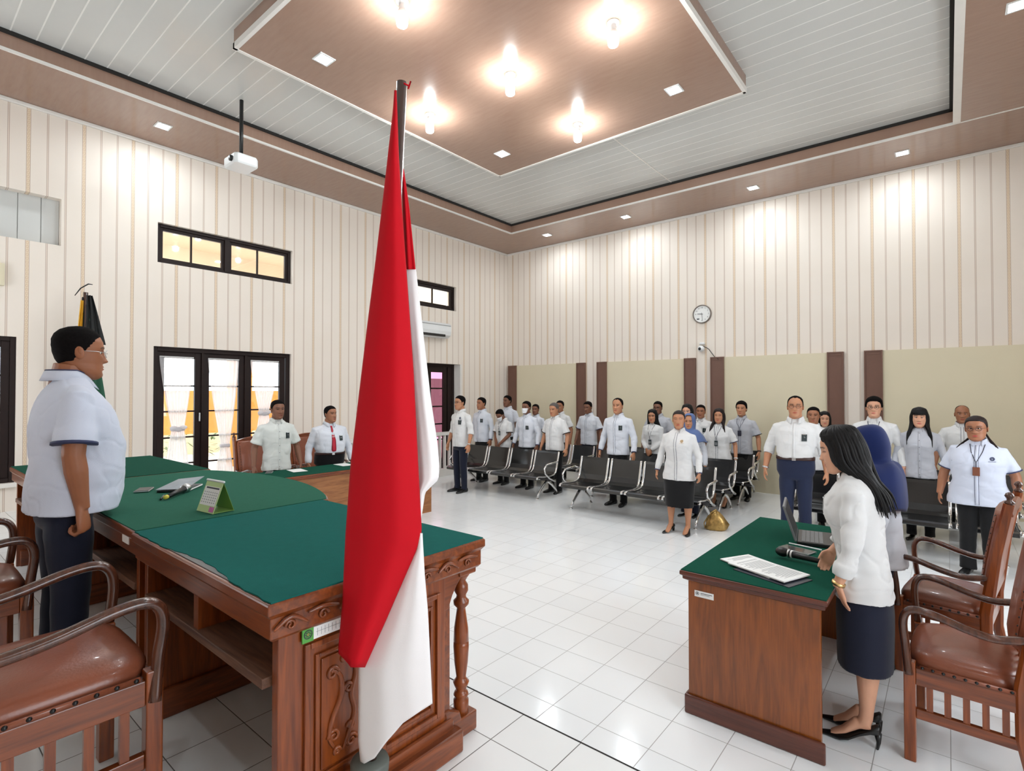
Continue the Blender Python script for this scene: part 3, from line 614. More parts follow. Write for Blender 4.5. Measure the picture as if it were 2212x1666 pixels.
def mic(x,y,z,rot,label,sc=1.0,headmat='silver',tail=True,ring=False):
    r=empty('microphone',(x,y,z),rot,label,'microphone')
    MB().tube([(0,-0.13*sc,0.016),(0,-0.02*sc,0.019),(0,0.06*sc,0.022)],[0.011*sc,0.014*sc,0.018*sc],n=14).build('handle','black_pl',r,smooth=True)
    MB().tube([(0,0.06*sc,0.022),(0,0.066*sc,0.022)],[0.0225*sc]*2,n=16).build('collar_ring','silver',r,smooth=True)
    MB().ell((0,0.095*sc,0.024),(0.024*sc,0.034*sc,0.024*sc),16,12).build('head_grille',headmat,r,smooth=True)
    if tail: MB().tube([(0,-0.15*sc,0.016),(0,-0.13*sc,0.016)],[0.011*sc,0.011*sc],n=12).build('end_cap','yellow_print',r,smooth=True)
    if ring: MB().tube([(0,0.045*sc,0.022),(0,0.053*sc,0.022)],[0.019*sc]*2,n=16).build('white_ring','paper',r,smooth=True)
    return r
mic(4.86,-8.635,tz,math.radians(48),'black hand microphone with silver grille lying on the middle judge table'); 
o=MB().tube([(4.95,-8.75,tz+0.005),(4.84,-8.70,tz+0.006)],[0.005,0.004],n=8).build('ballpoint_pen','black_pl',smooth=True); tag(o,'black pen lying beside the microphone on the judge table','pen')

# ================================================================ SECRETARY TABLE
r=empty('desk',(7.39,-6.19,0),0,'wooden clerk desk with green felt top in front of the woman in the black skirt','desk'); hx_,hy_=0.345,0.78; Z=0.755
m=MB(); m.loft([[(s*(hx_+o_)*1.0 if False else sx*(hx_+o_),sy*(hy_+o_),z) for sx,sy in ((-1,-1),(1,-1),(1,1),(-1,1))] for z,o_,s in ((Z-0.055,-0.03,1),(Z-0.045,-0.012,1),(Z-0.03,-0.012,1),(Z-0.022,0,1),(Z-0.004,0,1),(Z,-0.004,1))]); m.build('table_top','woodSecD',r,bevel=0.003)
MB().box((-hx_+0.006,-hy_+0.006,Z),(hx_-0.006,hy_-0.006,Z+0.004)).build('felt_cover','felt3',r)
b_=0.035
MB().box((-hx_+b_,-hy_+b_,0),(hx_-b_,-hy_+b_+0.03,Z-0.055)).build('end_panel','woodSec',r,bevel=0.003)
MB().box((-hx_+b_,hy_-b_-0.03,0),(hx_-b_,hy_-b_,Z-0.055)).build('end_panel','woodSec',r,bevel=0.003)
MB().box((-hx_+b_,-hy_+b_+0.03,0),(-hx_+b_+0.03,hy_-b_-0.03,Z-0.055)).build('front_panel','woodSec',r)
MB().box((-hx_+b_-0.018,-hy_+b_-0.018,0),(hx_-b_+0.018,-hy_+b_,0.10)).box((-hx_+b_-0.018,-hy_+b_,0),(-hx_+b_,hy_-b_+0.018,0.10)).build('plinth','woodSecD',r,bevel=0.008)
MB().box((-hx_+b_+0.03,-hy_+0.1,Z-0.2),(hx_-0.1,hy_-0.1,Z-0.18)).build('shelf','woodSec',r)
lb=empty('asset_label',(7.165,-6.9365,0.640),0,'small white label with round emblem on the end of the clerk desk','label')
MB().box((-0.05,-0.001,-0.016),(0.05,0,0.016)).build('sticker','paper',lb); m=MB(); m.tube([(-0.035+0.008*math.cos(t),-0.0014,0.002+0.008*math.sin(t)) for t in [2*PI*k/16 for k in range(17)]],0.0012,n=4)
m.box((-0.018,-0.0018,0.004),(0.042,-0.001,0.007)).box((-0.018,-0.0018,-0.002),(0.03,-0.001,-0.0005)).ell((-0.035,-0.0014,0.002),(0.004,0.001,0.004)); m.build('print','ink',lb)
dz=Z+0.004
# papers
def sheet(x,y,z,rot,w_,l_,name,label,lines=True,t=0.003,mat='paper',grp=None):
    r=empty(name,(x,y,z),rot,label,'paper',grp); MB().box((-w_/2,-l_/2,0),(w_/2,l_/2,t)).build('sheet',mat,r)
    if lines:
        m=MB(); rr=random.Random(int(x*1000)); k=0; yy=l_/2-0.03
        while yy>-l_/2+0.02:
            m.box((-w_/2+0.02,yy,t),(w_/2-0.02-rr.random()*0.05,yy+0.0022,t+0.0004)); yy-=0.009; k+=1
            if rr.random()<0.08: yy-=0.01
        m.build('printed_text','grey_pl',r)
    return r
sheet(7.42,-6.71,dz+0.0105,math.radians(-112),0.21,0.33,'document','printed sheets stacked on the clerk desk, topmost of the pile',t=0.006)
sheet(7.36,-6.665,dz+0.0045,math.radians(-118),0.21,0.33,'document','sheet sticking out at the left of the paper pile on the clerk desk',t=0.006)
MAT['darkprint']=plain('dark_colour_print',srgb(46,50,62),0.3,var=0.6,scale=30)
o=sheet(7.45,-6.755,dz,math.radians(-110),0.20,0.31,'magazine','dark glossy brochure under the papers on the clerk desk',lines=False,t=0.004,mat='darkprint'); o['category']='brochure'
mic(7.53,-6.43,dz+0.012,math.radians(80),'black cordless microphone with dark foam head on the clerk desk',1.12,'black_pl',tail=False,ring=True)
r=phone(7.46,-6.205,dz,math.radians(72),'smartphone in a clear case on the clerk desk beside the microphone',0.085,0.17); MAT['clear']=glass('clear_plastic',(0.92,0.95,0.96,1),0.05,0.25)
MB().box((-0.047,-0.092,0),(0.047,0.092,0.013)).build('clear_case','clear',r,bevel=0.004)
o=MB().tube([(7.40,-6.13,dz+0.02),(7.58,-6.16,dz+0.018)],0.004,n=8).build('ballpoint_pen','white_pl',smooth=True); tag(o,'white pen lying on the phone case on the clerk desk','pen')
# laptop
r=empty('laptop',(7.52,-5.88,dz),math.radians(90+10),'black open laptop on the clerk desk, half hidden by the woman','laptop')
MB().box((-0.17,-0.12,0),(0.17,0.12,0.022)).build('base','black_pl',r,bevel=0.004)
m=MB()
for i in range(13):
    for j in range(5): m.box((-0.15+i*0.0232,0.075-j*0.024,0.022),(-0.15+i*0.0232+0.019,0.095-j*0.024,0.0245))
m.build('keyboard','grey_pl',r)
a=math.radians(108); m=MB(); m.loft([[(x,0.12-math.cos(a)*0*1+k*0.008*math.sin(a) - t*math.cos(a)*-1*0,0) for x in (-.17,.17) for t in (0,)] for k in (0,1)],cap=False) if False else None
dy=-math.cos(a)*0.22; dzz=math.sin(a)*0.22; m=MB(); m.loft([[(-0.17,0.12,0.022),(0.17,0.12,0.022),(0.17,0.12+dy,0.022+dzz),(-0.17,0.12+dy,0.022+dzz)],[(-0.17,0.132,0.018),(0.17,0.132,0.018),(0.17,0.132+dy,0.022+dzz),(-0.17,0.132+dy,0.022+dzz)]]); m.build('screen_lid','grey_pl',r,bevel=0.002)
m=MB(); q=0.012; m.loft([[(-0.158,0.1195+dy*0.07,0.022+dzz*0.07),(0.158,0.1195+dy*0.07,0.022+dzz*0.07),(0.158,0.1195+dy*0.93,0.022+dzz*0.93),(-0.158,0.1195+dy*0.93,0.022+dzz*0.93)],[(-0.158,0.1185+dy*0.07,0.022+dzz*0.07),(0.158,0.1185+dy*0.07,0.022+dzz*0.07),(0.158,0.1185+dy*0.93,0.022+dzz*0.93),(-0.158,0.1185+dy*0.93,0.022+dzz*0.93)]]); m.build('screen','black_pl',r)

# ================================================================ SIDE TABLE BY THE LEFT WALL
r=empty('side_table',(2.16,-5.85,0),0,'long wooden table with green felt in front of the two men by the doors','table'); Z=0.755
m=MB(); m.loft([[(sx*(0.30+o_),sy*(1.30+o_),z) for sx,sy in ((-1,-1),(1,-1),(1,1),(-1,1))] for z,o_ in ((Z-0.05,-0.03),(Z-0.04,-0.012),(Z-0.025,-0.012),(Z-0.018,0),(Z,0))]); m.build('table_top','woodL',r,bevel=0.003)
MB().box((-0.292,-1.29,Z),(0.285,1.29,Z+0.004)).build('felt_cover','felt3',r)
MAT['veneer']=wood('light_veneer',srgb(168,112,66),srgb(118,70,38),1,rough=0.45,sc=0.8,coat=0.1)
MB().box((0.24,-1.26,0),(0.265,1.26,Z-0.05)).build('front_panel','veneer',r)
for s in (-1,1): MB().box((-0.26,s*1.235,0),(0.24,s*1.26,Z-0.05)).build('side_panel','veneer',r)
dz2=Z+0.004
for x,y,rt,l in ((2.05,-6.42,0.2,'white sheet of paper on the side table in front of the man in short sleeves'),(2.03,-5.76,0.3,'white paper on the side table in front of the man with the red tie'),(2.02,-5.55,-0.2,'open white booklet beside the papers of the man with the red tie'),(2.0,-5.35,0.1,'white paper on the side table nearest the flag')):
    sheet(x,y,dz2,rt+1.2,0.17,0.25,'paper_sheet',l,lines=False)
phone(1.96,-6.72,dz2,1.0,'black phone on the corner of the side table')

# ================================================================ WOODEN ARMCHAIRS
def armchair(name,loc,rot,label,group,h=1.12,w_=0.54,dp=0.50,sh=0.44,seatname='seat',wd='woodX'):
    r=empty(name,loc,rot,label,'armchair',group); a=w_/2; L_=0.045
    wz='woodZc'; 
    # front legs, rear posts leaning back
    for s in (-1,1):
        MB().box((s*a-L_/2,dp/2-L_,0),(s*a+L_/2,dp/2,sh+0.015)).build('leg','woodZ',r,bevel=0.004)
        m=MB().bar([(s*a,-dp/2-0.03,0),(s*a,-dp/2+0.015,sh*0.55),(s*a,-dp/2+0.015,sh+0.02),(s*a,-dp/2-0.03,0.80),(s*a,-dp/2-0.085,h)],[0.04,0.045,0.05,0.045,0.042],[0.045,0.055,0.06,0.05,0.045],up=(0,1,0)); m.build('leg','woodZ',r)
        MB().lathe([(0.02,0),(0.024,0.012),(0.012,0.022),(0.013,0.03),(0.022,0.045),(0.016,0.06),(0.004,0.066)],(s*a,-dp/2-0.088,h),12).build('finial','woodD',r,smooth=True)
        # arm : sweeps forward, rises, turns down to the seat rail
        P=[(s*a,-dp/2-0.005,0.665),(s*a*1.03,-dp/2+0.10,0.645),(s*a*1.06,-0.02,0.66),(s*a*1.08,dp*0.24,0.695),(s*a*1.08,dp*0.40,0.70),(s*a*1.07,dp*0.475,0.675),(s*a*1.05,dp*0.50,0.62),(s*a*1.02,dp*0.48,0.52),(s*a*1.0+s*0.028,dp*0.45,0.40)]
        pts=[]; V=[Vector(p) for p in P]
        for i in range(len(V)-1):
            p0=V[max(i-1,0)];p1=V[i];p2=V[i+1];p3=V[min(i+2,len(V)-1)]
            for k in range(5): t=k/5; pts.append(0.5*((2*p1)+(p2-p0)*t+(2*p0-5*p1+4*p2-p3)*t*t+(3*p1-p0-3*p2+p3)*t**3))
        pts.append(V[-1]); m=MB().tube(pts,[(0.021,0.017)]*len(pts),n=10); m.build('armrest','woodD',r,smooth=True)
        # side rail, stretcher and slats
        m=MB().box((s*a-0.016,-dp/2,sh-0.085),(s*a+0.016,dp/2-L_,sh-0.01)).build('side_rail','woodL',r,bevel=0.003)
        MB().box((s*a-0.013,-dp/2,0.20),(s*a+0.013,dp/2-L_,0.245)).build('stretcher','woodL',r,bevel=0.003)
        for k in range(5): y=lerp(-dp/2+0.07,dp/2-L_-0.05,k/4); MB().box((s*a-0.008,y-0.012,0.245),(s*a+0.008,y+0.012,sh-0.085)).build('slat','woodZ',r)
        m=MB().box((s*(a+0.015),-dp/2+0.02,sh-0.009),(s*(a+0.019),dp/2-0.06,sh+0.009))
        for k in range(9): m.ell((s*(a+0.019),lerp(-dp/2+0.05,dp/2-0.07,k/8),sh+0.0),(0.006,0.007,0.007),8,5,mi=1)
        m.build('nail_trim',['leather','black_pl'],r,smooth=True)
    MB().box((-a,dp/2-0.04,sh-0.085),(a,dp/2-0.01,sh-0.01)).build('front_rail','woodX',r,bevel=0.003); MB().box((-a,-dp/2,sh-0.085),(a,-dp/2+0.03,sh-0.01)).build('rear_rail','woodX',r,bevel=0.003)
    # seat cushion
    m=MB(); n=14; rings=[]
    for z,o_ in ((sh-0.02,0.0),(sh+0.01,0.004),(sh+0.035,-0.008),(sh+0.052,-0.045),(sh+0.062,-0.11),(sh+0.066,-0.19)):
        rings.append([((a-0.005+o_)*np.sign(math.cos(t))*abs(math.cos(t))**0.45,(dp/2-0.01+o_)*np.sign(math.sin(t))*abs(math.sin(t))**0.45+0.0,z) for t in [2*PI*k/40 for k in range(40)]])
    m.loft(rings); m.build(seatname,'leather',r,smooth=True)
    # back: leather panel in a frame
    def B(z): # y of the back plane
        return -dp/2+0.015-(z-sh-0.02)*(0.045/(0.78-sh)) if z<0.80 else -dp/2-0.03-(z-0.8)*(0.055/(h-0.8))
    rings=[]
    z0,z1=0.60,h-0.05
    for z,dx in ((z0,-0.02),(z0+0.015,0),(lerp(z0,z1,.33),0),(lerp(z0,z1,.66),0),(z1-0.02,0),(z1,-0.02)):
        x_=a-0.025+dx; y=B(z); pr=[(-x_,y-0.02),(x_,y-0.02),(x_,y+0.025),(x_*0.85,y+0.05),(x_*0.4,y+0.06),(-x_*0.4,y+0.06),(-x_*0.85,y+0.05),(-x_,y+0.025)]
        rings.append([(p,q,z) for p,q in pr])
    MB().loft(rings).build('backrest','leather',r,smooth=True,bevel=0.004)
    m=MB(); n=12; top=[(lerp(-a,a,k/n),h-0.05+0.055*math.sin(PI*k/n)) for k in range(n+1)]
    m.prism([(-a,h-0.07),(a,h-0.07)]+top[::-1],B(h)-0.018,B(h)+0.02,axis=1); m.build('crest_rail','woodX',r,bevel=0.004)
    MB().box((-a,B(z0)-0.018,z0-0.06),(a,B(z0)+0.018,z0)).build('lower_rail','woodX',r,bevel=0.003)
    m=MB()
    for k in range(5): x=lerp(-a*0.6,a*0.6,k/4); m.bar([(x,B(sh),sh),(x,B(z0),z0-0.05)],0.02,0.014,up=(0,1,0))
    m.build('back_slats','woodZ',r)
    m=MB()
    for s in (-1,1):
        m=MB().bar([(s*(a-0.05),B(lerp(z0+0.03,z1-0.03,k/6))+0.0415,lerp(z0+0.03,z1-0.03,k/6)) for k in range(7)],0.012,0.006)
        for k in range(12): z=lerp(z0+0.03,z1-0.03,k/11); m.ell((s*(a-0.05),B(z)+0.045,z),(0.005,0.005,0.005),6,4,mi=1)
        m.build('back_nail_trim',['leather','black_pl'],r,smooth=True)
    return r
GA='leather armchairs behind the judges bench'
armchair('armchair',(6.03,-9.40,DZ),0,'leather armchair at the bottom left corner, nearest the camera',GA,w_=0.50,sh=0.475)
armchair('armchair',(4.83,-9.52,DZ),0,'leather armchair directly behind the standing man at the bench',GA,w_=0.50,sh=0.475)
armchair('armchair',(3.55,-9.50,DZ),0,'leather armchair whose dark arm shows at the left edge of the photo',GA,w_=0.50,sh=0.475)
GB='leather armchairs behind the clerk desk'
armchair('armchair',(8.21,-6.37,0),math.radians(88),'leather armchair behind the woman in the black skirt, nearest the camera',GB,dp=0.42)
armchair('armchair',(8.15,-5.44,0),math.radians(82),'leather armchair behind the clerk desk, further from the camera',GB,h=1.09,dp=0.44)
GC='leather chairs behind the side table'
for u,l in ((575,'leather chair back left of the man in short sleeves'),(688,'leather chair back left of the man with the red tie')):
    p=Vector(CAM_LOC)+ray(u,900)*((1.02-CAM_LOC[0])/ray(u,900).x); armchair('armchair',(1.05,p.y,0),math.radians(-90),l,GC,h=1.10,w_=0.58)
# ================================================================ WAITING BENCHES
GW='black steel waiting benches'
def bench(x0,x1,y,label,n=4,arms=(1,1)):
    r=empty('waiting_bench',((x0+x1)/2,y,0),0,label,'bench',GW); Ln=x1-x0; h=Ln/2
    # local: sitting side faces -Y
    MB().box((-h+0.03,-0.06,0.26),(h-0.03,0.04,0.315)).build('beam','black_metal',r,bevel=0.005)
    prof=[(-0.44,0.335),(-0.43,0.362),(-0.39,0.372),(-0.25,0.358),(-0.08,0.352),(0.02,0.362),(0.075,0.40),(0.105,0.47),(0.135,0.58),(0.165,0.69),(0.172,0.725)]
    sw=Ln/n
    for k in range(n):
        xa=-h+k*sw+0.045; xb=-h+(k+1)*sw-0.045
        if r['label'] and True:
            m=MB(); m.loft([[(x,p,q) for p,q in prof]+[(x,p+0.006,q-0.012) for p,q in prof[::-1]] for x in (xa,xb)]); s_=m.build('seat_shell','black_metal',r,smooth=False)
        for x in (xa-0.016,xb+0.016):
            m=MB(); m.bar([(x,p-0.004,q+0.004) for p,q in prof],0.030,0.018,up=(0,-0.5,1)); m.build('chrome_strip','chrome',s_,smooth=True)
        m=MB(); m.bar([(xa,-0.36,0.335),(0.5*(xa+xb),-0.05,0.32),(xb,-0.36,0.335)],0.03,0.008); m.build('seat_bracket','chrome',s_)
    for s in (-1,1):
        x=s*(h-0.13)
        P=lambda yy,z:(x,yy,z)
        m=MB().tube([P(-0.30,0.012),P(-0.24,0.10),P(-0.12,0.20),P(-0.02,0.27)],[(0.014,0.018),(0.015,0.022),(0.017,0.028),(0.018,0.03)],n=10); m.tube([P(0.26,0.012),P(0.22,0.09),P(0.10,0.19),P(-0.02,0.27)],[(0.014,0.016),(0.015,0.02),(0.017,0.026),(0.018,0.03)],n=10); m.lathe([(0.025,0),(0.025,0.012)],(x,-0.30,0),10).lathe([(0.025,0),(0.025,0.012)],(x,0.26,0),10); m.build('leg','chrome',r,smooth=True)
        if arms[0 if s<0 else 1]:
            x=s*(h+0.015)
            m=MB().tube([(x,-0.02,0.27),(x,-0.16,0.33),(x,-0.28,0.42),(x,-0.30,0.50),(x,-0.24,0.555),(x,-0.10,0.565),(x,0.02,0.575)],[0.016,0.015,0.014,0.014,0.015,0.016,0.017],n=10); m.tube([(x,0.02,0.575),(x,0.08,0.57)],[0.018,0.012],n=8); m.tube([(s*(h-0.03),-0.02,0.285),(x,-0.02,0.27)],0.018,n=8); m.tube([(s*(h-0.03),0.12,0.55),(x,0.03,0.572)],0.010,n=8); m.build('armrest','chrome',r,smooth=True)
    return r
bench(1.08,3.20,-2.62,'black steel bench in the front row nearest the room corner, behind the man in front')
bench(3.74,5.84,-2.86,'black steel front-row bench behind the woman in white blouse and black skirt')
bench(6.62,8.72,-2.35,'black steel front-row bench right of the aisle behind the man with the belt')
bench(1.15,3.18,-1.45,'black steel bench in the second row of the left block')
bench(3.50,5.80,-1.88,'black steel bench in the second row behind the woman with the black badge')
bench(3.50,5.83,-1.07,'black steel bench in the third row, left of the aisle')
bench(3.60,5.72,-0.36,'black steel bench against the back wall, left of the aisle')
bench(6.72,8.80,-1.30,'black steel bench in the second row right of the aisle',arms=(0,0))
# gold bag on the floor
r=empty('handbag',(5.92,-3.02,0),0.3,'crumpled gold handbag on the floor at the end of the front bench','bag')
m=MB(); rings=[]; rr=random.Random(5)
for z,a_,b_ in ((0,.10,.07),(0.02,.13,.085),(0.08,.13,.085),(0.14,.105,.07),(0.19,.07,.05),(0.22,.04,.03),(0.235,.02,.015)):
    rings.append([((a_*(1+0.34*noise.noise((k*0.9,z*20,0))))*math.cos(2*PI*k/24),(b_*(1+0.4*noise.noise((k*0.9,z*20,5))))*math.sin(2*PI*k/24),z) for k in range(24)])
m.loft(rings); m.build('bag_body','gold',r,smooth=True)
MB().tube([(-0.05,0,0.19),(-0.09,-0.02,0.17),(-0.14,-0.03,0.08),(-0.13,-0.04,0.02)],(0.012),n=6,flat=0.4).tube([(0.02,0,0.21),(0.0,-0.05,0.26),(-0.06,-0.05,0.22),(-0.07,-0.03,0.15)],0.008,n=6).build('bag_strap','gold',r,smooth=True)
# ================================================================ FLAGS
def W2(u,v,w_): return at(u,v,w_)
base=at(799,1635,1.586); base.z=DZ
r=empty('national_flag',tuple(base),0,'large red and white flag hanging from a dark pole in the foreground','flag')
LCL=lambda p:Vector(p)-base
MAT['pole']=wood('dark_pole',srgb(92,66,56),srgb(52,36,32),2,rough=0.3,coat=0.5)
MAT['standm']=plain('grey_green_stand',srgb(92,98,92),0.5,var=0.15); MAT['standb']=wood('stand_wood',srgb(92,52,44),srgb(56,30,28),2,rough=0.35)
wB=(base-Vector(CAM_LOC)).dot(ray(1106,833))
top=W2(868,178,wB); 
MB().tube([(0,0,0.10),LCL(lerp(base,top,0.5)),LCL(top)],[0.0150,0.0150,0.0150],n=18).build('pole','pole',r,smooth=True)
MB().lathe([(0.056,0),(0.058,0.015),(0.055,0.03),(0.053,0.06),(0.053,0.18),(0.055,0.195)],n=28).build('stand_foot','standb',r,smooth=True)
MB().lathe([(0.055,0.195),(0.057,0.225),(0.053,0.235),(0.02,0.237)],n=28).build('stand_socket','standm',r,smooth=True)
tp=LCL(W2(884,186,wB-0.01)); MB().tube([LCL(W2(872,180,wB-0.017)),tp,LCL(W2(887,176,wB-0.01)),LCL(W2(882,192,wB-0.01))],0.0028,n=6).build('tie_ribbon','red',r,smooth=True)
def cl(pts,v):
    for (a,b),(c,d_) in zip(pts[:-1],pts[1:]):
        if a<=v<=c: return lerp(b,d_,(v-a)/(c-a))
    return pts[0][1] if v<pts[0][0] else pts[-1][1]
def drape(name,vs,ve,left,right,mat,parent,w0,bulge,folds,n=40,K=70,seam=None,tilt=0.0,mats=None,bottom=None,topv=None,thick=0.0016):
    # a hanging piece of cloth: outline from the photo, its own depth, bulge and pleats
    m=MB(); rows=[]
    for j in range(K+1):
        row=[]
        for i in range(n+1):
            t=i/n; ve_=bottom(t) if bottom else ve; vs_=topv(t) if topv else vs
            v=lerp(vs_,ve_,j/K); u=lerp(cl(left,v),cl(right,v),t)
            d_=w0-bulge*(1-(2*t-1)**2)**0.6*min(1,0.35+j/K)+tilt*(t-0.5)
            for a,f,ph,dr in folds: d_+=a*min(1,j/K*1.6)*math.sin(f*t*PI+ph+dr*j/K)
            row.append(W2(u,v,d_)); 
        rows.append(row)
    o_=len(m.v); m.v+= [tuple(LCL(p)) for r_ in rows for p in r_]
    for j in range(K):
        for i in range(n):
            m.f.append((j*(n+1)+i,j*(n+1)+i+1,(j+1)*(n+1)+i+1,(j+1)*(n+1)+i)); mi=0
            if seam:
                t=(i+0.5)/n; ve_=bottom(t) if bottom else ve; vs_=topv(t) if topv else vs; v=lerp(vs_,ve_,(j+0.5)/K); u=lerp(cl(left,v),cl(right,v),t); mi=1 if seam(u,v) else 0
            m.m.append(mi)
    return m.build(name,mats or mat,parent,smooth=True,solid=thick,offset=0)
# front fold: red down to the slanting seam
Lr=[(195,852),(240,849),(400,831),(560,812),(700,794),(850,776),(1000,758),(1150,747),(1300,740),(1400,731),(1440,732)]
Rr=[(195,856),(240,858),(330,861),(450,868),(600,879),(800,893),(1000,903),(1150,911),(1185,903),(1250,874),(1350,830),(1442,789)]
drape('red_front_fold',195,1440,Lr,Rr,'red',r,wB-0.03,0.05,[(0.007,2,0.6,0.5),(0.0015,5,1.0,-1.0)],bottom=lambda t:1412+30*min(1,t*2.2)-0*t)
# white lower half, in front at the right and hanging below
Lw=[(1150,905),(1185,899),(1250,869),(1350,825),(1430,782),(1440,775),(1600,774),(1648,779)]
Rw=[(1150,912),(1240,917),(1320,924),(1420,929),(1522,934),(1650,937)]
drape('white_lower_fold',1152,1650,Lw,Rw,'whitecloth',r,wB-0.022,0.030,[(0.004,2,1.0,1.0),(0.0015,5,0.4,-1.0)],bottom=lambda t:cl([(0,1646),(0.05,1650),(0.2,1638),(0.36,1606),(0.6,1562),(0.85,1535),(1,1520)],t),topv=None)
# small red fold behind the pole at the top right, then white
drape('red_back_fold',365,582,[(365,868),(450,870),(582,874)],[(365,872),(450,884),(582,897.5)],'red',r,wB+0.018,0.012,[(0.004,3,0.3,1.0)],n=20,K=30)
drape('white_back_fold',576,1125,[(576,872),(800,884),(1000,895),(1125,905)],[(576,897.5),(720,914),(860,930),(960,945),(1010,949),(1036,947),(1064,918),(1125,909)],'whitecloth',r,wB+0.022,0.020,[(0.006,2,0.2,1.5),(0.0015,5,0.8,-1.0)],n=30)
# second flag far left behind the man
r=empty('banner_flag',(0.42,-8.15,DZ),0,'furled black, yellow and green flag on a brown pole behind the standing man','flag')
MB().tube([(0,0,0),(0.02,0,2.50)],0.024,n=12).build('pole','pole',r,smooth=True)
MB().tube([(0.02,-0.10,2.45),(0.03,-0.05,2.54),(0.03,0.02,2.60),(0.03,0.06,2.60)],[0.008,0.014,0.014,0.008],n=8,flat=0.5).build('pole_hook','black_pl',r,smooth=True)
MB().lathe([(0.16,0),(0.16,0.03),(0.05,0.05),(0.04,0.3)],n=16).build('stand_foot','woodD',r,smooth=True)
MAT['greencloth']=plain('green_flag',srgb(24,84,60),0.7,sheen=0.2); MAT['blackcloth']=plain('black_flag',srgb(22,24,24),0.7); MAT['yellowcloth']=plain('yellow_flag',srgb(226,170,40),0.7)
def strip(name,mat,y0,y1,z0,z1,spread,x=0.03):
    m=MB(); K=24;n=10; rows=[]
    for j in range(K+1):
        z=lerp(z1,z0,j/K); sp=lerp(0.3,spread,j/K)
        rows.append([(x+0.02*math.sin(i*1.3+j*0.1),lerp(y0,y1,i/n)*sp,z) for i in range(n+1)])
    m.loft(rows,cap=False,closed=False); return m.build(name,mat,r,smooth=True,solid=0.003)
strip('black_fold','blackcloth',0.0,0.20,1.9,2.47,0.95); strip('yellow_fold','yellowcloth',-0.16,-0.08,0.9,2.40,1.0,0.035); strip('dark_fold','blackcloth',-0.11,0.02,0.8,2.44,1.3,0.02); strip('green_fold','greencloth',0.0,0.22,0.5,2.2,1.4,0.0)
# ================================================================ PEOPLE
def skin(name,c):
    m,nt,b=newmat(name)
    at_=N(nt,'ShaderNodeAttribute'); at_.attribute_name='tint'; sp=N(nt,'ShaderNodeSeparateColor'); L(nt,at_.outputs['Color'],sp.inputs[0])
    co=objco(nt); n=N(nt,'ShaderNodeTexNoise'); n.inputs['Scale'].default_value=14; n.inputs['Detail'].default_value=4; L(nt,co,n.inputs['Vector'])
    base=mixc(nt,n.outputs[0],tuple(x*0.86 for x in c[:3])+(1,),tuple(min(1,x*1.08) for x in c[:3])+(1,))
    lip=(min(1,c[0]*0.95),c[1]*0.48,c[2]*0.55,1)
    x=mixc(nt,sp.outputs[0],base,lip); x=mixc(nt,sp.outputs[1],x,(0.012,0.009,0.008,1)); x=mixc(nt,sp.outputs[2],x,(0.5,0.03,0.04,1))
    L(nt,x,b.inputs['Base Color']); b.inputs['Roughness'].default_value=0.48; b.inputs['Subsurface Weight'].default_value=0.06; b.inputs['Subsurface Radius'].default_value=(0.02,0.008,0.004)
    return m
MAT['sk1']=skin('skin_medium',srgb(188,132,98)); MAT['sk2']=skin('skin_tan',srgb(160,106,76)); MAT['sk3']=skin('skin_brown',srgb(128,84,62)); MAT['sk4']=skin('skin_light',srgb(214,160,130)); MAT['sk5']=skin('skin_judge',srgb(152,94,62))
MAT['hair']=plain('black_hair',srgb(12,10,11),0.5,var=0.3,scale=60,bmp=0.3,bscale=300,spec=0.25); MAT['hairb']=plain('dark_brown_hair',srgb(36,24,23),0.5,var=0.3,scale=60,bmp=0.3,bscale=300,spec=0.25); MAT['hairs']=plain('short_black_hair',srgb(20,17,17),0.85,var=0.4,scale=90,bmp=0.6,bscale=420,spec=0.08); MAT['hairg']=plain('greying_hair',srgb(92,84,80),0.6,var=0.3,scale=120)
def cloth(name,c,var=0.03,b=0.25): return plain(name,c,0.75,var=var,scale=5,bmp=b,bscale=500,sheen=0.15,spec=0.2)
MAT['sh_w']=cloth('white_shirt',srgb(222,222,222)); MAT['sh_b']=cloth('bluish_white_shirt',srgb(216,220,229)); MAT['sh_g']=cloth('light_grey_shirt',srgb(190,192,200)); MAT['sh_k']=cloth('warm_white_linen_shirt',srgb(214,218,214)); MAT['sh_j']=cloth('white_shirt_judge',srgb(206,212,228))
MAT['navy']=cloth('navy_cloth',srgb(24,28,46),0.06); MAT['blackc']=cloth('black_cloth',srgb(18,18,20),0.06); MAT['blue_tr']=cloth('blue_trousers',srgb(34,42,68),0.06); MAT['hijab']=cloth('navy_hijab',srgb(20,36,88),0.1); MAT['hijab2']=cloth('blue_grey_hijab',srgb(92,112,158),0.1)
MAT['piping']=plain('dark_piping',srgb(52,58,92),0.7); MAT['shoe']=plain('black_shoe_leather',srgb(14,14,15),0.3,var=0.1); MAT['belt']=plain('brown_belt',srgb(58,32,28),0.4); MAT['badge']=plain('dark_badge',srgb(30,44,46),0.35); MAT['eyew']=plain('eye_white',srgb(226,220,214),0.25); MAT['iris']=plain('dark_iris',srgb(24,14,10),0.15); MAT['mask']=cloth('white_face_mask',srgb(236,238,240)); MAT['tie']=plain('crimson_tie',srgb(186,20,48),0.45); MAT['brownbadge']=plain('brown_card_holder',srgb(122,72,52),0.45); MAT['lanyard']=plain('dark_lanyard',srgb(46,46,62),0.6); MAT['goldw']=plain('gold_watch',(0.75,0.5,0.22,1),0.3,1.0)
MAT['button']=plain('dark_button',srgb(90,90,96),0.4)
import numpy as np
def interp(x,xs,ys): return float(np.interp(x,xs,ys))
HZ=[-.122,-.117,-.108,-.092,-.075,-.058,-.035,-.005,.025,.052,.078,.097,.109,.115]
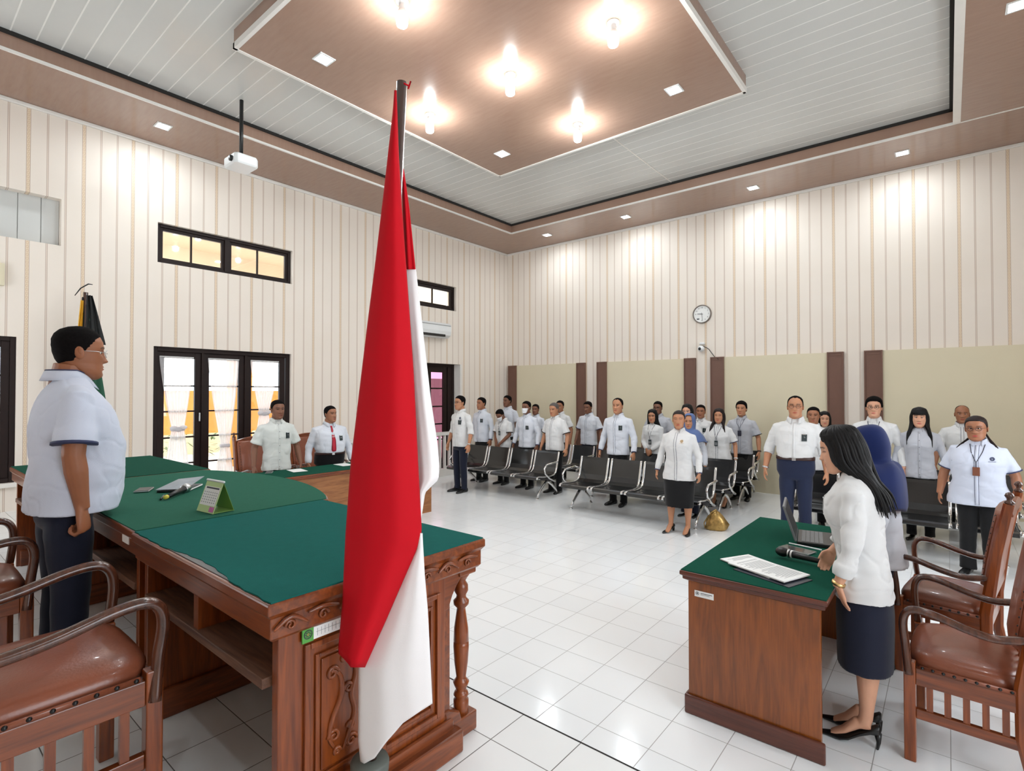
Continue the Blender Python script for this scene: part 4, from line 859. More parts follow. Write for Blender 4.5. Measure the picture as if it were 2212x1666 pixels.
HWm=[.012,.026,.038,.050,.058,.063,.068,.0715,.0735,.073,.066,.051,.032,.010]
HF=[.066,.076,.085,.089,.0885,.0885,.0885,.086,.089,.086,.073,.052,.030,.010]
HB=[.045,.030,.010,-.020,-.048,-.066,-.080,-.090,-.096,-.097,-.088,-.068,-.044,-.014]
def head_surface(th,z,P):   # local head frame: face +Y, origin at head centre
    w_=interp(z,HZ,HWm)*P.get('fw',1.0); f=interp(z,HZ,HF); b=interp(z,HZ,HB)
    if z<-.05 and P.get('jowl'): w_*=1+P['jowl']*min(1,(-.05-z)/.04)
    cy=(f+b)/2; ry=(f-b)/2
    c,s=math.cos(th),math.sin(th); e=2/2.15
    x=w_*math.copysign(abs(c)**e,c); y=cy+ry*math.copysign(abs(s)**e,s)
    if s>0:
        g=lambda x0,z0,sx,sz:math.exp(-((x-x0)/sx)**2-((z-z0)/sz)**2)
        ax=abs(x); d=0
        # nose
        nz=0
        if -.05<z<.035:
            t=(0.03-z)/0.064; nz=0.021*max(0,min(1,t))**1.3 if z>-.034 else 0.021*max(0,1-((-.034-z)/.012)**2)
            d+=nz*P.get('nose',1)*math.exp(-(x/(0.0085+0.006*max(0,min(1,t))))**2)
        d+=0.008*math.exp(-((ax-.013)/.007)**2-((z+.034)/.008)**2)
        d-=0.010*math.exp(-((ax-.031)/.017)**2-((z-.004)/.012)**2)
        d+=0.004*math.exp(-((ax-.03)/.022)**2-((z-.027)/.008)**2)
        d+=0.0068*math.exp(-(x/.021)**2-((z+.0605)/.0042)**2)+0.0075*math.exp(-(x/.018)**2-((z+.0715)/.005)**2)-0.003*math.exp(-(x/.022)**2-((z+.066)/.0018)**2)
        d-=0.003*math.exp(-(x/.018)**2-((z+.083)/.006)**2)
        d+=0.005*math.exp(-(x/.02)**2-((z+.102)/.012)**2)
        d+=0.004*math.exp(-((ax-.042)/.02)**2-((z+.022)/.02)**2)
        y+=d
    return Vector((x,y,z))
HTH=[]
for k in range(34): HTH.append(lerp(0.12,PI-0.12,k/33))
for k in range(1,18): HTH.append(lerp(PI-0.12,2*PI+0.12,k/18))
HZR=[lerp(-.122,-.09,k/6) for k in range(6)]+[lerp(-.09,.04,k/36) for k in range(36)]+[lerp(.04,.115,k/13) for k in range(14)]
def head_mesh(m,M,P,attr):
    rings=[]; 
    for z in HZR:
        ring=[]
        for th in HTH:
            p=head_surface(th,z,P); ring.append(M@p)
            R=G=B=0
            if p.y>0.03:
                ax=abs(p.x); wl=.023*P.get('mouth',1)
                if -.079<z<-.054 and ax<wl+.004: 
                    hgt=.0085*(1-(ax/wl)**2) if ax<wl else 0
                    R=max(0,min(1,(hgt-abs(z+.066))/.0015+0.6)) if ax<wl else 0
                    if ax<wl and abs(z+.066)<.0016: G=.45
                yb=.024+0.004*(1-((ax-.032)/.02)**2)
                if .013<ax<.053 and abs(z-yb)<.0042*P.get('brow',1): G=.8
                if abs(ax-.031)<.0155:
                    ez=.0045*(1-((ax-.031)/.0155)**2)
                    if abs(z-.004)<max(.0026,ez*(0.5 if P.get('closed') else 1.25)): G=.95
            if P.get('lip') and R>0: B=R*.55; R=R*.4
            attr.append((R,G,B,1))
        rings.append(ring)
    m.loft(rings)
def hairline(a,kind):
    if kind=='bald': xs,ys=[0,40,65,80,95,120,180],[.118,.112,.075,.02,-.005,-.05,-.07]
    elif kind=='receding': xs,ys=[0,25,45,65,80,95,115,180],[.088,.094,.08,.035,.0,-.01,-.055,-.075]
    else: xs,ys=[0,30,50,66,80,95,112,180],[.070,.067,.056,.03,.0,-.008,-.050,-.066]
    return float(np.interp(a,xs,ys))
def hair_cap(M,P,parent,mat,kind,thick):
    m=MB(); rings=[]
    zs=[lerp(-.10,.115,(k/34)) for k in range(35)]
    for z in zs:
        ring=[]
        for k in range(48):
            th=2*PI*k/48; p=head_surface(th,z,P); a=abs(math.degrees(math.atan2(p.x,p.y))); a=min(a,360-a)
            zl=hairline(a,'bald' if kind=='bald' else ('receding' if kind=='receding' else 'n'))
            s=max(0,min(1,(z-zl)/.012)); s=s*s*(3-2*s)
            topk=1.0 if a>100 else 1.15
            tt=thick*topk*(1 if z<.05 else 1+ (z-.05)*7*P.get('vol',1))
            nrm=Vector((p.x,p.y*0.9,max(0,p.z)*0.9)).normalized()
            d=lerp(-.010,tt+.0015*noise.noise((k*0.7,z*60,0)),s); ring.append(M@(p+nrm*d))
        rings.append(ring)
    m.loft(rings); return m.build('hair',mat,parent,smooth=True)
def locks(M,P,parent,mat,lst,r0=.011,name='hair_locks'):
    m=MB()
    for pts in lst:
        V=[Vector(p) for p in pts]; o=[]
        for i in range(len(V)-1):
            p0=V[max(i-1,0)];p1=V[i];p2=V[i+1];p3=V[min(i+2,len(V)-1)]
            for k in range(4): t=k/4; o.append(0.5*((2*p1)+(p2-p0)*t+(2*p0-5*p1+4*p2-p3)*t*t+(3*p1-p0-3*p2+p3)*t**3))
        o.append(V[-1]); n=len(o); m.tube(o,[r0*(0.55+0.6*min(1,k/4))*(1 if k<n*0.6 else max(0.12,1-(k-n*0.6)/(n*0.42))) for k in range(n)],n=6,flat=0.8)
    return m.build(name,mat,parent,smooth=True)
def remesh(mb,name,mat,vox,smooth=3,disp=None):
    me=bpy.data.meshes.new('t'); me.from_pydata(mb.v,[],mb.f); o=bpy.data.objects.new('t',me); COL.objects.link(o)
    md=o.modifiers.new('r','REMESH'); md.mode='VOXEL'; md.voxel_size=vox; md.adaptivity=0
    if smooth: s=o.modifiers.new('s','SMOOTH'); s.factor=0.5; s.iterations=smooth
    dg=bpy.context.evaluated_depsgraph_get(); dg.update(); me2=bpy.data.meshes.new_from_object(o.evaluated_get(dg)); bpy.data.objects.remove(o); bpy.data.meshes.remove(me)
    me2.name=name
    if disp:
        me2.update(); n=len(me2.vertices); 
        nr=[v.normal.copy() for v in me2.vertices]
        for v,nn in zip(me2.vertices,nr): v.co=v.co+nn*disp(v.co)
    me2.materials.clear(); me2.materials.append(MAT[mat] if isinstance(mat,str) else mat); me2.polygons.foreach_set('use_smooth',[True]*len(me2.polygons)); me2.update(); return me2
def hand(m,W,fd,pn,th_dir,sc,curl,spread=0.0,n=8,long_=1.0):
    # W wrist point, fd finger direction, pn palm normal, th_dir towards the thumb side
    fd=fd.normalized(); pn=(pn-fd*pn.dot(fd)).normalized(); sd=fd.cross(pn).normalized()
    if sd.dot(th_dir)<0: sd=-sd
    rings=[]
    for t,hw,hh in ((-.02,.024,.018),(0.0,.026,.017),(.02,.033,.016),(.05,.040,.0155),(.075,.041,.014),(.088,.036,.010)):
        c=W+fd*t*sc+pn*0.002*sc; rings.append([c+sd*hw*sc*math.cos(a)+pn*hh*sc*math.sin(a) for a in [2*PI*k/14 for k in range(14)]])
    m.loft(rings)
    for i,(o_,ln,rr) in enumerate(((.029,.066,.0084),(.0095,.074,.0087),(-.0105,.069,.0084),(-.029,.054,.0075))):
        p=W+fd*.078*sc+sd*o_*sc; d=(fd+sd*(o_*spread*12)).normalized(); q=[p-d*0.012*sc,p]; ang=0
        c_=curl[i] if isinstance(curl,(list,tuple)) else curl
        for k,f in enumerate((.45,.30,.25)):
            ang+=c_*(0.75,1.0,0.8)[k]; dd=d*math.cos(ang)+pn*math.sin(ang); p=p+dd*ln*f*sc*long_; q.append(p)
        m.tube(q,[rr*sc,rr*1.02*sc,rr*sc,rr*.93*sc,rr*.7*sc],n=n)
    p=W+fd*.015*sc+sd*.024*sc+pn*.004*sc; d1=(fd*.75+sd*.65+pn*.25).normalized(); d2=(fd*.95+sd*.15+pn*.3*(1+ (curl if not isinstance(curl,(list,tuple)) else curl[0]))).normalized()
    m.tube([p-d1*.01*sc,p+d1*.028*sc,p+d1*.028*sc+d2*.028*sc,p+d1*.028*sc+d2*.052*sc],[.012*sc,.0115*sc,.0098*sc,.0068*sc],n=n)
def supring(cx,rx,yf,yb,z,n=40,e=2.4):
    cy=(yf+yb)/2; ry=(yf-yb)/2; q=2/e
    return [(cx+rx*math.copysign(abs(math.cos(a))**q,math.cos(a)),cy+ry*math.copysign(abs(math.sin(a))**q,math.sin(a)),z) for a in [2*PI*k/n for k in range(n)]]
def person(label,loc,rot,P,group=None):
    s=P['h']/1.70; fem=P.get('f',False); bw=P.get('w',1.0); bel=P.get('belly',0.0); near=P.get('near',False)
    S=lambda x,y,z:Vector((x*s,y*s,z*s))
    sx=(0.165 if fem else 0.182)*(0.6+0.4*bw)*P.get('sw',1.0)
    lean=P.get('lean',0.0)  # forward shift of the chest
    heel=P.get('heel',0.0)
    sk=P.get('skin','sk2'); 
    def LN(y,z): return y+lean*max(0,z-0.95)**1.2
    # ---- pose
    neck=S(0,LN(-0.02,1.42),1.42); hy,hp,hr=P.get('head',(0,0,0))
    HM=Matrix.Translation(neck)@Euler((math.radians(-hp),math.radians(hr),math.radians(hy)),'XYZ').to_matrix().to_4x4()@Matrix.Translation(S(0,0.035,P.get('ho',0.158)))@Matrix.Scale(s*P.get('hs',1.06),4)
    arms=[]
    for sd,key in ((-1,'L'),(1,'R')):
        sh=S(sd*sx,LN(-0.012,1.335),1.335); a=P.get('arm'+key)
        if a is None: a=((0.05+0.035*bw,-0.03,1.08),(0.075+0.04*bw,0.05,0.85))
        el=S(sd*(sx+a[0][0]),a[0][1]+LN(0,1.1),a[0][2]); wr=S(sd*(sx+a[1][0]),a[1][1],a[1][2]); arms.append((sd,sh,el,wr))
    af=P.get('armw',1.0)*(0.88 if fem else 1.0)*(0.7+0.3*bw)
    # ---- body
    m=MB()
    tz=[(0.84,.13,.085,-.09),(0.95,.125,.085,-.085),(1.05,.115,.08,-.075),(1.2,.12,.08,-.08),(1.30,.12,.07,-.075),(1.36,.10,.05,-.07),(1.42,.06,.035,-.06)]
    m.loft([[Vector((x*s,LN(y,z)*s,z_*s)) for x,y,z_ in supring(0,rx*bw,yf,yb,z,20)] for z,rx,yf,yb in tz])
    nk=.054 if fem else .062
    if P.get('w',1)>1.15: nk*=1.12
    hc=HM@Vector((0,-0.025,-0.06))
    m.tube([S(0,LN(-0.03,1.36),1.36),neck,lerp(neck,hc,0.5),hc],[(nk*.95)*s,nk*1.0*s,nk*.98*s,nk*.95*s],n=18)
    for sd,sh,el,wr in arms:
        d=(wr-el).normalized()
        m.tube([sh,lerp(sh,el,0.5),el,lerp(el,wr,0.3),lerp(el,wr,0.75),wr,wr+d*0.01*s],([.036*s*af,.036*s*af,.036*s*af] if P.get('sleeve','long')!='short' else [.036*s*af,.044*s*af,.040*s*af])+[.041*s*af if P.get('sleeve','long')!='long' else .034*s*af,.031*s*af,.0265*s*af,.026*s*af],n=12)
        fd=P.get('hd'+('L' if sd<0 else 'R')); fd=Vector(fd) if fd else (d*0.7+Vector((0,0.05,-1))*0.5); fd=Vector((fd.x,fd.y,fd.z))
        pn=P.get('pn'+('L' if sd<0 else 'R')); pn=Vector(pn) if pn else Vector((-sd,-0.15,0)); cu=P.get('curl',0.38); cu=P.get('curl'+('L' if sd<0 else 'R'),cu)
        hand(m,wr,fd,pn,Vector(P.get('thd',(0,1,-0.1))),s*P.get('handsc',1.0)*(0.92 if fem else 1.04),cu,P.get('spread',0.0))
    skirt=P.get('skirt')
    for sd in (-1,1):
        fx=sd*P.get('foot',0.095); hz_=heel
        if skirt: m.tube([S(sd*.085,0,0.86),S(sd*.088,.01,0.65),S(sd*.085,.008,0.47+heel*.6),S(fx,-.022,0.33+heel*.8),S(fx,-.015,0.13+heel),S(fx,-.01,0.075+heel),S(fx,0.0,0.045+heel)],[.085*s,.07*s,.050*s,.056*s*P.get('calf',1),.034*s,.033*s,.034*s],n=16)
        else: m.tube([S(sd*.085,0,0.86),S(sd*.09,.01,0.47),S(fx,-.01,0.10)],[.07*s,.045*s,.032*s],n=8)
        if skirt:   # bare instep and toes
            m.tube([S(fx,-.03,.05+heel),S(fx,.03,.055+heel*.75),S(fx,.09,.032+heel*.3),S(fx,.15,.02)],[(.030*s,.03*s),(.032*s,.03*s),(.036*s,.018*s),(.028*s,.010*s)],n=12)
    attr0=None
    me=remesh(m,'person',sk,0.0045 if near else 0.0065,2 if near else 1)
    hm=MB(); attr=[]; head_mesh(hm,HM,P,attr); nh=len(hm.v)
    for sd in (-1,1):   # ears
        Me=HM.to_3x3(); c=HM@Vector((sd*.0735*P.get('fw',1.0),-.012,-.004)); R=Euler((0.25,0,sd*-0.35),'XYZ').to_matrix()
        hm.ell(c,(.0075,.019,.031),12,10,M=Me@R)
        hm.ell(HM@Vector((sd*.079*P.get('fw',1.0),-.010,.002)),(.004,.010,.017),8,6,M=Me@R)
    hme=bpy.data.meshes.new('h'); hme.from_pydata(hm.v,[],hm.f); hme.update()
    # join head with the body mesh
    import bmesh
    bm=bmesh.new(); bm.from_mesh(me); nb=len(bm.verts); bm.from_mesh(hme); bm.to_mesh(me); bm.free(); bpy.data.meshes.remove(hme)
    ca=me.color_attributes.new('tint','FLOAT_COLOR','POINT'); buf=np.zeros((len(me.vertices),4),dtype=np.float32); buf[:,3]=1; buf[nb:nb+nh]=np.array(attr,dtype=np.float32); ca.data.foreach_set('color',buf.ravel())
    me.polygons.foreach_set('use_smooth',[True]*len(me.polygons)); me.update()
    o=bpy.data.objects.new('person',me); COL.objects.link(o); o.location=loc; o.rotation_euler=(0,0,rot); tag(o,label,'person',group)
    # eyes
    if (near or P.get('eyes')) and not P.get('closed'):
        for sd in (-1,1):
            e=MB(); ys=max(head_surface(t_,.004,P).y for t_ in [lerp(.9,1.4,q_/20) for q_ in range(21)] if abs(head_surface(t_,.004,P).x-.0305)<.006); e.ell(HM@Vector((sd*.0305,ys-.0078,.004)),(.0105*s,.0105*s,.0080*s),12,10); e1=e.build('eye','eyew',o,smooth=True)
            g=P.get('gaze',(0,0)); MB().ell(HM@Vector((sd*.0305+g[0],ys-.0010,.004+g[1])),(.0058*s,.0058*s,.0058*s),10,8).build('iris','iris',e1,smooth=True)
    # ---- shirt
    shc=P.get('shirt','sh_w'); tuck=P.get('tuck'); m=MB(); hem=1.0 if tuck else P.get('hem',0.80)
    if fem: prof=[(0.70,.20,.135,-.15),(0.80,.190,.13,-.145),(0.90,.178,.12+bel*.6,-.13),(1.02,.155,.118+bel,-.115),(1.12,.155,.135+bel*.8,-.115),(1.22,.168,.162+bel*.3,-.118),(1.30,.170,.140,-.115),(1.36,.163,.095,-.105),(1.395,.135,.062,-.09),(1.425,.085,.045,-.078),(1.44,.066,.042,-.072)]
    else: prof=[(0.70,.19,.13,-.13),(0.80,.182,.128+bel*.5,-.128),(0.90,.176,.126+bel*.9,-.122),(1.02,.170,.122+bel,-.115),(1.12,.170,.126+bel*.85,-.118),(1.22,.178,.134+bel*.35,-.122),(1.31,.182,.124,-.12),(1.36,.160,.09,-.105),(1.395,.122,.062,-.09),(1.425,.085,.048,-.078),(1.445,.070,.045,-.074)]
    zs=[p[0] for p in prof]
    def TR(z): return [float(np.interp(z,zs,[p[k] for p in prof])) for k in (1,2,3)]
    zz=[hem+(1.445-hem)*k/26 for k in range(27)]
    def WB(z): return bw if z<1.25 else lerp(bw,1+(bw-1)*0.35,(z-1.25)/0.195)
    def tor(z,ex=0.0,n=40):
        rx,yf,yb=TR(z); k=WB(z); return [Vector((x*s,LN(y,z)*s,z*s)) for x,y,_ in supring(0,rx*k*(0.93 if tuck and z<1.04 else 1)+ex,yf*(0.5+.5*k)+ex,yb*(0.5+.5*k)-ex,z,n)]
    m.loft([tor(z) for z in zz])
    sl=P.get('sleeve','long'); ends=[]
    for sd,sh,el,wr in arms:
        inn=S(sd*sx*0.6,LN(-.010,1.35),1.35); k=(0.72+0.28*bw)*(0.9 if fem else 1.0)
        if sl=='short': e=lerp(sh,el,0.80); dd=(el-sh).normalized(); m.tube([inn,sh+Vector((0,0,0.0)),lerp(sh,el,.35),lerp(sh,el,.65),e],[.050*s*k,.057*s*k,.063*s*k,.070*s*k,.075*s*k],n=20); ends.append((e,dd,.077*s*k))
        elif sl=='rolled': e=lerp(el,wr,P.get('roll',0.22)); dd=(wr-el).normalized(); m.tube([inn,sh,lerp(sh,el,.5),el,e],[.058*s*k,.062*s*k,.058*s*k,.056*s*k,.055*s*k],n=20); m.tube([e-dd*.06*s,e+dd*.005],[.062*s*k,.060*s*k],n=20); ends.append((e,dd,.06*s*k))
        else: e=wr-(wr-el).normalized()*0.008*s; dd=(wr-el).normalized(); m.tube([inn,sh,lerp(sh,el,.5),el,lerp(el,wr,.4),lerp(el,wr,.82),e],[.058*s*k,.062*s*k,.056*s*k,.053*s*k,.049*s*k,.046*s*k,.036*s*k],n=20); m.tube([e-dd*.055*s,e],[.041*s*k,.040*s*k],n=20); ends.append((e,dd,.041*s*k))
    sd0=P.get('seed',hash(label)%97)
    sd0=sum(ord(c) for c in label)%97
    amp=P.get('wr',0.008)*s
    def disp(c):
        a=noise.noise((c.x*5+sd0,c.y*5,c.z*11)); b=noise.noise((c.x*13,c.y*13+sd0,c.z*22)); side=1.0
        f=abs(noise.noise((c.x*6+c.z*7,c.y*7+sd0,c.z*9-c.x*5)))
        e=noise.noise((c.x*4+c.z*5,c.y*4+sd0,c.z*13-c.x*6)); return amp*(0.8*a+0.45*b+1.0*e)-amp*0.5*max(0,0.10-f)/0.10
    sme=remesh(m,'shirt',shc,0.0075 if near else 0.010,3,disp); so=bpy.data.objects.new('shirt',sme); COL.objects.link(so); so.parent=o
    if P.get('trim'):
        for e,dd,r_ in ends: MB().tube([e-dd*.008*s,e+dd*.003*s],[r_+.001,r_+.0015],n=20).build('cuff_trim','piping' if P['trim']!='black' else 'blackc',so,smooth=True)
    # front surface point
    from mathutils.bvhtree import BVHTree
    bv=BVHTree.FromPolygons([v.co.copy() for v in sme.vertices],[tuple(p.vertices) for p in sme.polygons])
    def FR(x,z,lift=.004):
        h_=bv.ray_cast(Vector((x*s,1.2,z*s)),Vector((0,-1,0)))
        if h_[0] is not None and h_[0].y>0: return h_[0]+Vector((0,min(lift,.005),0))
        rx,yf,yb=TR(z); k=WB(z); rx*=k; yf*=(0.5+.5*k); yb*=(0.5+.5*k); cy=(yf+yb)/2; ry=(yf-yb)/2; q=max(0,1-abs(x/rx)**2.4)**(1/2.4); return Vector((x*s,LN(cy+ry*q,z)*s+lift,z*s))
    if not P.get('back'):
        lf=.0015
        m=MB(); zz2=[lerp(hem+.01,1.40,k/24) for k in range(25)]
        m.loft([[FR(-.014,z,lf),FR(.014,z,lf)] for z in zz2],cap=False,closed=False); m.build('placket',shc,so,smooth=True,solid=.0015)
        m=MB()
        if P.get('trim'):
            for x in (-.016,.016): m.bar([FR(x,z,lf+.001) for z in zz2],.0028,.002)
            m.build('piping','piping',so)
        else:
            for k in range(7): m.ell(FR(0,lerp(hem+.05,1.38,k/6),lf+.002),(.0045,.003,.0045),8,5)
            m.build('buttons','button' if P.get('buttons') else shc,so,smooth=True)
        if P.get('pocket',True) and not fem:
            for x0 in ((.05,) if P.get('pocket')!=2 else (.05,-.13)):
                m=MB(); m.bar([FR(x0,1.27,lf),FR(x0+.045,1.268,lf),FR(x0+.085,1.27,lf)],.003,.0025).bar([FR(x0,1.27,lf),FR(x0,1.16,lf),FR(x0+.04,1.15,lf),FR(x0+.085,1.16,lf),FR(x0+.085,1.27,lf)],.002,.0018); m.build('pocket_seam',shc,so)
    # collar
    if P.get('collar',True):
        m=MB(); n=26; op=math.radians(24); base=[];
        nkx=nk*1.10
        for k in range(n+1):
            a=PI/2+op+(2*PI-2*op)*k/n; wing=max(0,1-min(k,n-k)/4.0)
            ci=S(0,LN(-.022,1.43),1.43)
            tpt=ci+Vector((nkx*math.cos(a)*1.0,nkx*math.sin(a)*1.02-.002,.042-.024*wing))*s
            out=ci+Vector((nkx*1.27*math.cos(a),nkx*1.33*math.sin(a),-.006-.040*wing))*s+Vector((0,.020*wing*s,0))
            md=lerp(tpt,out,.25)+Vector((0,0,.006*s)); base.append([tpt-Vector((0,0,.03*s)),tpt,md,out])
        m.loft(base,cap=False,closed=False); m.build('collar',P.get('collarmat',shc),so,smooth=True,solid=.003)
        if P.get('trim'): 
            m=MB(); m.tube([b[1]+Vector((0,0,.001)) for b in base[1:-1]],.003*s,n=6); m.build('collar_lining','piping',so,smooth=True)
    if P.get('undershirt'): MB().ell(S(0,LN(.035,1.415),1.415),(.03*s,.02*s,.03*s),12,8).build('undershirt',P['undershirt'],so,smooth=True)
    # ---- lower garment
    if skirt:
        m=MB(); z0,col,fl=skirt; hm0=P.get('hem',.8); pr=[(1.0,.120),(0.93,.138),(0.85,.155),(hm0+.02,.165),(hm0-.03,.180),(0.70,.184),(0.62,.180+fl*.3),(0.5,.172+fl*.7),(z0,.165+fl)]
        pr=[p for p in pr if p[0]>=z0]; 
        if pr[-1][0]>z0: pr.append((z0,.165+fl))
        rings=[]
        for z,rx in pr+[(z0+.01,pr[-1][1]-.02)]:
            rings.append([Vector((x*bw*s*(1+.03*math.sin(k*1.3)*(1-z)),y*bw*s,z_*s)) for k,(x,y,z_) in enumerate(supring(0,rx,rx*.68,-rx*.75,z,40,2.2))])
        me2=remesh(MB().loft(rings),'skirt',col,.009,2); q=bpy.data.objects.new('skirt',me2); COL.objects.link(q); q.parent=o
    else:
        tc=P.get('pants','navy'); m=MB(); k=(0.65+0.35*bw)
        m.loft([[Vector((x*s,y*s,z*s)) for x,y,_ in supring(0,rx,yf,yb,z,32)] for z,rx,yf,yb in (((1.01,.168*bw,.118+bel,-.112),(.93,.172*bw,.118+bel*.6,-.12),(.84,.172*bw,.112,-.125),(.77,.168,.10,-.11),(.74,.14,.08,-.08)) if tuck else ((1.0,.13*k,.09,-.09),(.90,.145*k,.10,-.105),(.82,.152*k,.105,-.11),(.77,.15*k,.10,-.10),(.74,.14,.08,-.08)))])
        for sd in (-1,1):
            fx=sd*P.get('foot',0.095); m.tube([S(sd*.085,-.005,.86),S(sd*.088,.002,.72),S(sd*.09,.012,.47),S(fx,.0,.25),S(fx,-.008,.10),S(fx,.004,.045)],[.074*s*k,.084*s*k,.068*s*k,.060*s*k,.056*s*k*P.get('cuffw',1),.058*s*k*P.get('cuffw',1)],n=20)
        me2=remesh(m,'trousers',tc,.010,3,lambda c:.0035*noise.noise((c.x*9,c.y*9+sd0,c.z*14))); q=bpy.data.objects.new('trousers',me2); COL.objects.link(q); q.parent=o
    if tuck:
        m=MB(); rg=[]; 
        kb=(0.65+0.35*bw)
        for z in (.975,1.01): rg.append([Vector((x*s,y*s,z_*s)) for x,y,z_ in supring(0,.168*bw+.006,.118+bel+.006,-.118,z,40)])
        m.loft(rg); m.build('belt','belt',o,smooth=True); MB().box(S(-.02,.118+bel+.004,.972),S(.02,.118+bel+.014,1.014)).build('belt_buckle','silver',o,bevel=.002)
    # ---- shoes
    for sd in (-1,1):
        fx=sd*P.get('foot',0.095); m=MB(); ta=math.radians(P.get('toe',10))*sd
        def F(x,y,z): return S(fx+x*math.cos(ta)+y*math.sin(ta),y*math.cos(ta)-x*math.sin(ta),z)
        if fem and not P.get('flatshoe'):
            h_=heel; pt=P.get('point',0.0); rings=[]
            for y,hw,zb,zt in ((-.075,.018,h_+.005,h_+.055),(-.065,.028,h_,h_+.06),(-.03,.031,h_*.95,h_+.035),(.02,.032,h_*.62,h_*.7+.025),(.07,.039,h_*.18,h_*.25+.022),(.11,.040,0,.034),(.15,.033-.006*(pt>0),0,.028),(.18+pt*.3,.018,0,.02),(.195+pt,.004,.002,.012)):
                rings.append([F(hw*math.cos(a),y,zb+(zt-zb)*(math.sin(a)*.5+.5)) for a in [2*PI*k/18 for k in range(18)]])
            m.loft(rings)
            if h_>.01: m.tube([F(0,-.062,h_+.012),F(0,-.066,h_*.5),F(0,-.060,0)],[(.019*s),(.010 if pt else .017)*s,(.006 if pt else .015)*s],n=10)
        else:
            rings=[]
            for y,hw,zt in ((-.085,.020,.05),(-.075,.032,.075),(-.03,.036,.085),(.02,.037,.08),(.07,.043,.06),(.12,.046,.048),(.16,.040,.04),(.19,.025,.03),(.198,.008,.018)):
                rings.append([F(hw*math.copysign(abs(math.cos(a))**.8,math.cos(a)),y,max(.0,zt*(math.sin(a)*.55+.45))) for a in [2*PI*k/18 for k in range(18)]])
            m.loft(rings)
        m.build('shoe',P.get('shoe','shoe'),o,smooth=True)
    # ---- hair
    kind=P.get('hair','short'); hm_=P.get('haircol','hair')
    if kind in('short','bald','receding'): hair_cap(HM,P,o,'hairs' if hm_=='hair' else hm_,kind,{'short':P.get('ht',.0055),'bald':.0012,'receding':.005}[kind])
    elif kind=='hijab':
        m=MB(); rings=[]
        for z,w1,f,b in ((.135,.02,.01,-.04),(.128,.05,.04,-.075),(.105,.075,.068,-.105),(.07,.089,.086,-.118),(.02,.094,.078,-.125),(-.04,.093,.066,-.122),(-.09,.088,.074,-.105),(-.13,.090,.088,-.095)):
            rings.append([HM@Vector(p) for p in supring(0,w1,f,b,z,36,2.1)])
        for z,rx,yf,yb in ((1.44,.135,.11,-.13),(1.38,.22,.15,-.155),(1.30,.265,.185,-.165),(P.get('hz',1.18),.29,.20,-.165)):
            rings.append([Vector((x*s*(1+.03*math.sin(k*1.7)),LN(y,z)*s*(1+.04*math.sin(k*1.1)),z_*s+.012*math.sin(k*0.9))) for k,(x,y,z_) in enumerate(supring(0,rx*(.7+.3*bw),yf,yb,z,36,2.1))])
        # open the face: drop faces in the front window
        n=36; R_=rings; v=[p for r_ in R_ for p in r_]; f=[]
        for j in range(len(R_)-1):
            for i in range(n):
                th=(i+.5)/n*360
                if 2<=j<=5 and 60<th<120 : continue
                f.append((j*n+i,j*n+(i+1)%n,(j+1)*n+(i+1)%n,(j+1)*n+i))
        f.append(tuple(range(n))[::-1]); m.add(v,f); m.build('headscarf',P['scarf'],o,smooth=True,solid=.006,offset=0,sub=1)
    else:
        hair_cap(HM,P,o,hm_,'short',.012 if kind!='tied' else .006)
        rr=random.Random(len(label)); lst=[]
        Lz=P.get('hl',1.15)*s; iv=HM
        def hp_(x,y,z): return HM@Vector((x,y,z))
        if kind in('long','bob','bangs','profile','fronty'):
            for layer,(rz,n_) in enumerate(((.10,30),(.085,34))):
                for k in range(n_):
                    a=lerp(28,332,(k+.5)/n_)+rr.uniform(-3,3); ar=math.radians(a); sxn,cyn=math.sin(ar),math.cos(ar)   # a: 0=front, measured around
                    q=.080+.004*layer; e=rr.uniform(0,1)
                    p0=hp_(.02*sxn,-.01+.02*cyn,.125); p1=hp_(.062*sxn,-.005+.078*cyn,rz); p2=hp_((q+.004)*sxn,-.012+.098*cyn if cyn<0 else -.012+.07*cyn,.02); p3=hp_((q+.006)*sxn,-.020+.095*cyn if cyn<0 else -.015+.06*cyn,-.07)
                    fz=P.get('front',0.0); end=Lz+rr.uniform(-.02,.05)*s
                    bx=sxn*(.115+.02*e); by=(-.03+.13*cyn) if cyn<0 else (-.02+.09*cyn)
                    if P.get('part')=='front' and abs(sxn)>.45: by=.10+.03*e; bx=math.copysign(.10+.03*e,sxn)
                    if kind=='profile': by=-.035-.055*e+.045*cyn; bx=sxn*.10
                    nkz=neck.z
                    p4=Vector(((bx*.85)*s+neck.x*0,neck.y+by*.8*s,nkz-.01*s)); p5=Vector((bx*s,neck.y+by*s-(.03*s if kind=='profile' else 0),lerp(nkz,end,.5))); p6=Vector((bx*1.03*s,neck.y+(by*1.05)*s-(.05*s if kind=='profile' else 0),end))
                    if kind=='bob': lst.append([p0,p1,p2,p3,lerp(p3,p4,.8)+Vector((0,0,-.02*s))])
                    else:
                        if abs(a)<40 or a>320:
                            lst.append([p0,p1,p2,p3,p4,p5] if kind!='bangs' else [p0,p1,p2])
                        else: lst.append([p0,p1,p2,p3,p4,p5,p6])
            locks(HM,P,o,hm_,lst,.0125*s)
            if kind=='bangs':
                lst=[]
                for k in range(14):
                    x=lerp(-.058,.058,k/13); y=math.sqrt(max(0,1-(x/.08)**2)); lst.append([hp_(x*.3,.0,.122),hp_(x*.8,.06*y+.01,.10),hp_(x,.088*y+.006,.068),hp_(x*1.02,.098*y+.001,.035)])
                locks(HM,P,o,hm_,lst,.010*s,'fringe')
        elif kind=='tied': 
            MB().ell(hp_(0,-.11,.0),(.035*s,.04*s,.04*s),14,10).build('hair_bun',hm_,o,smooth=True)
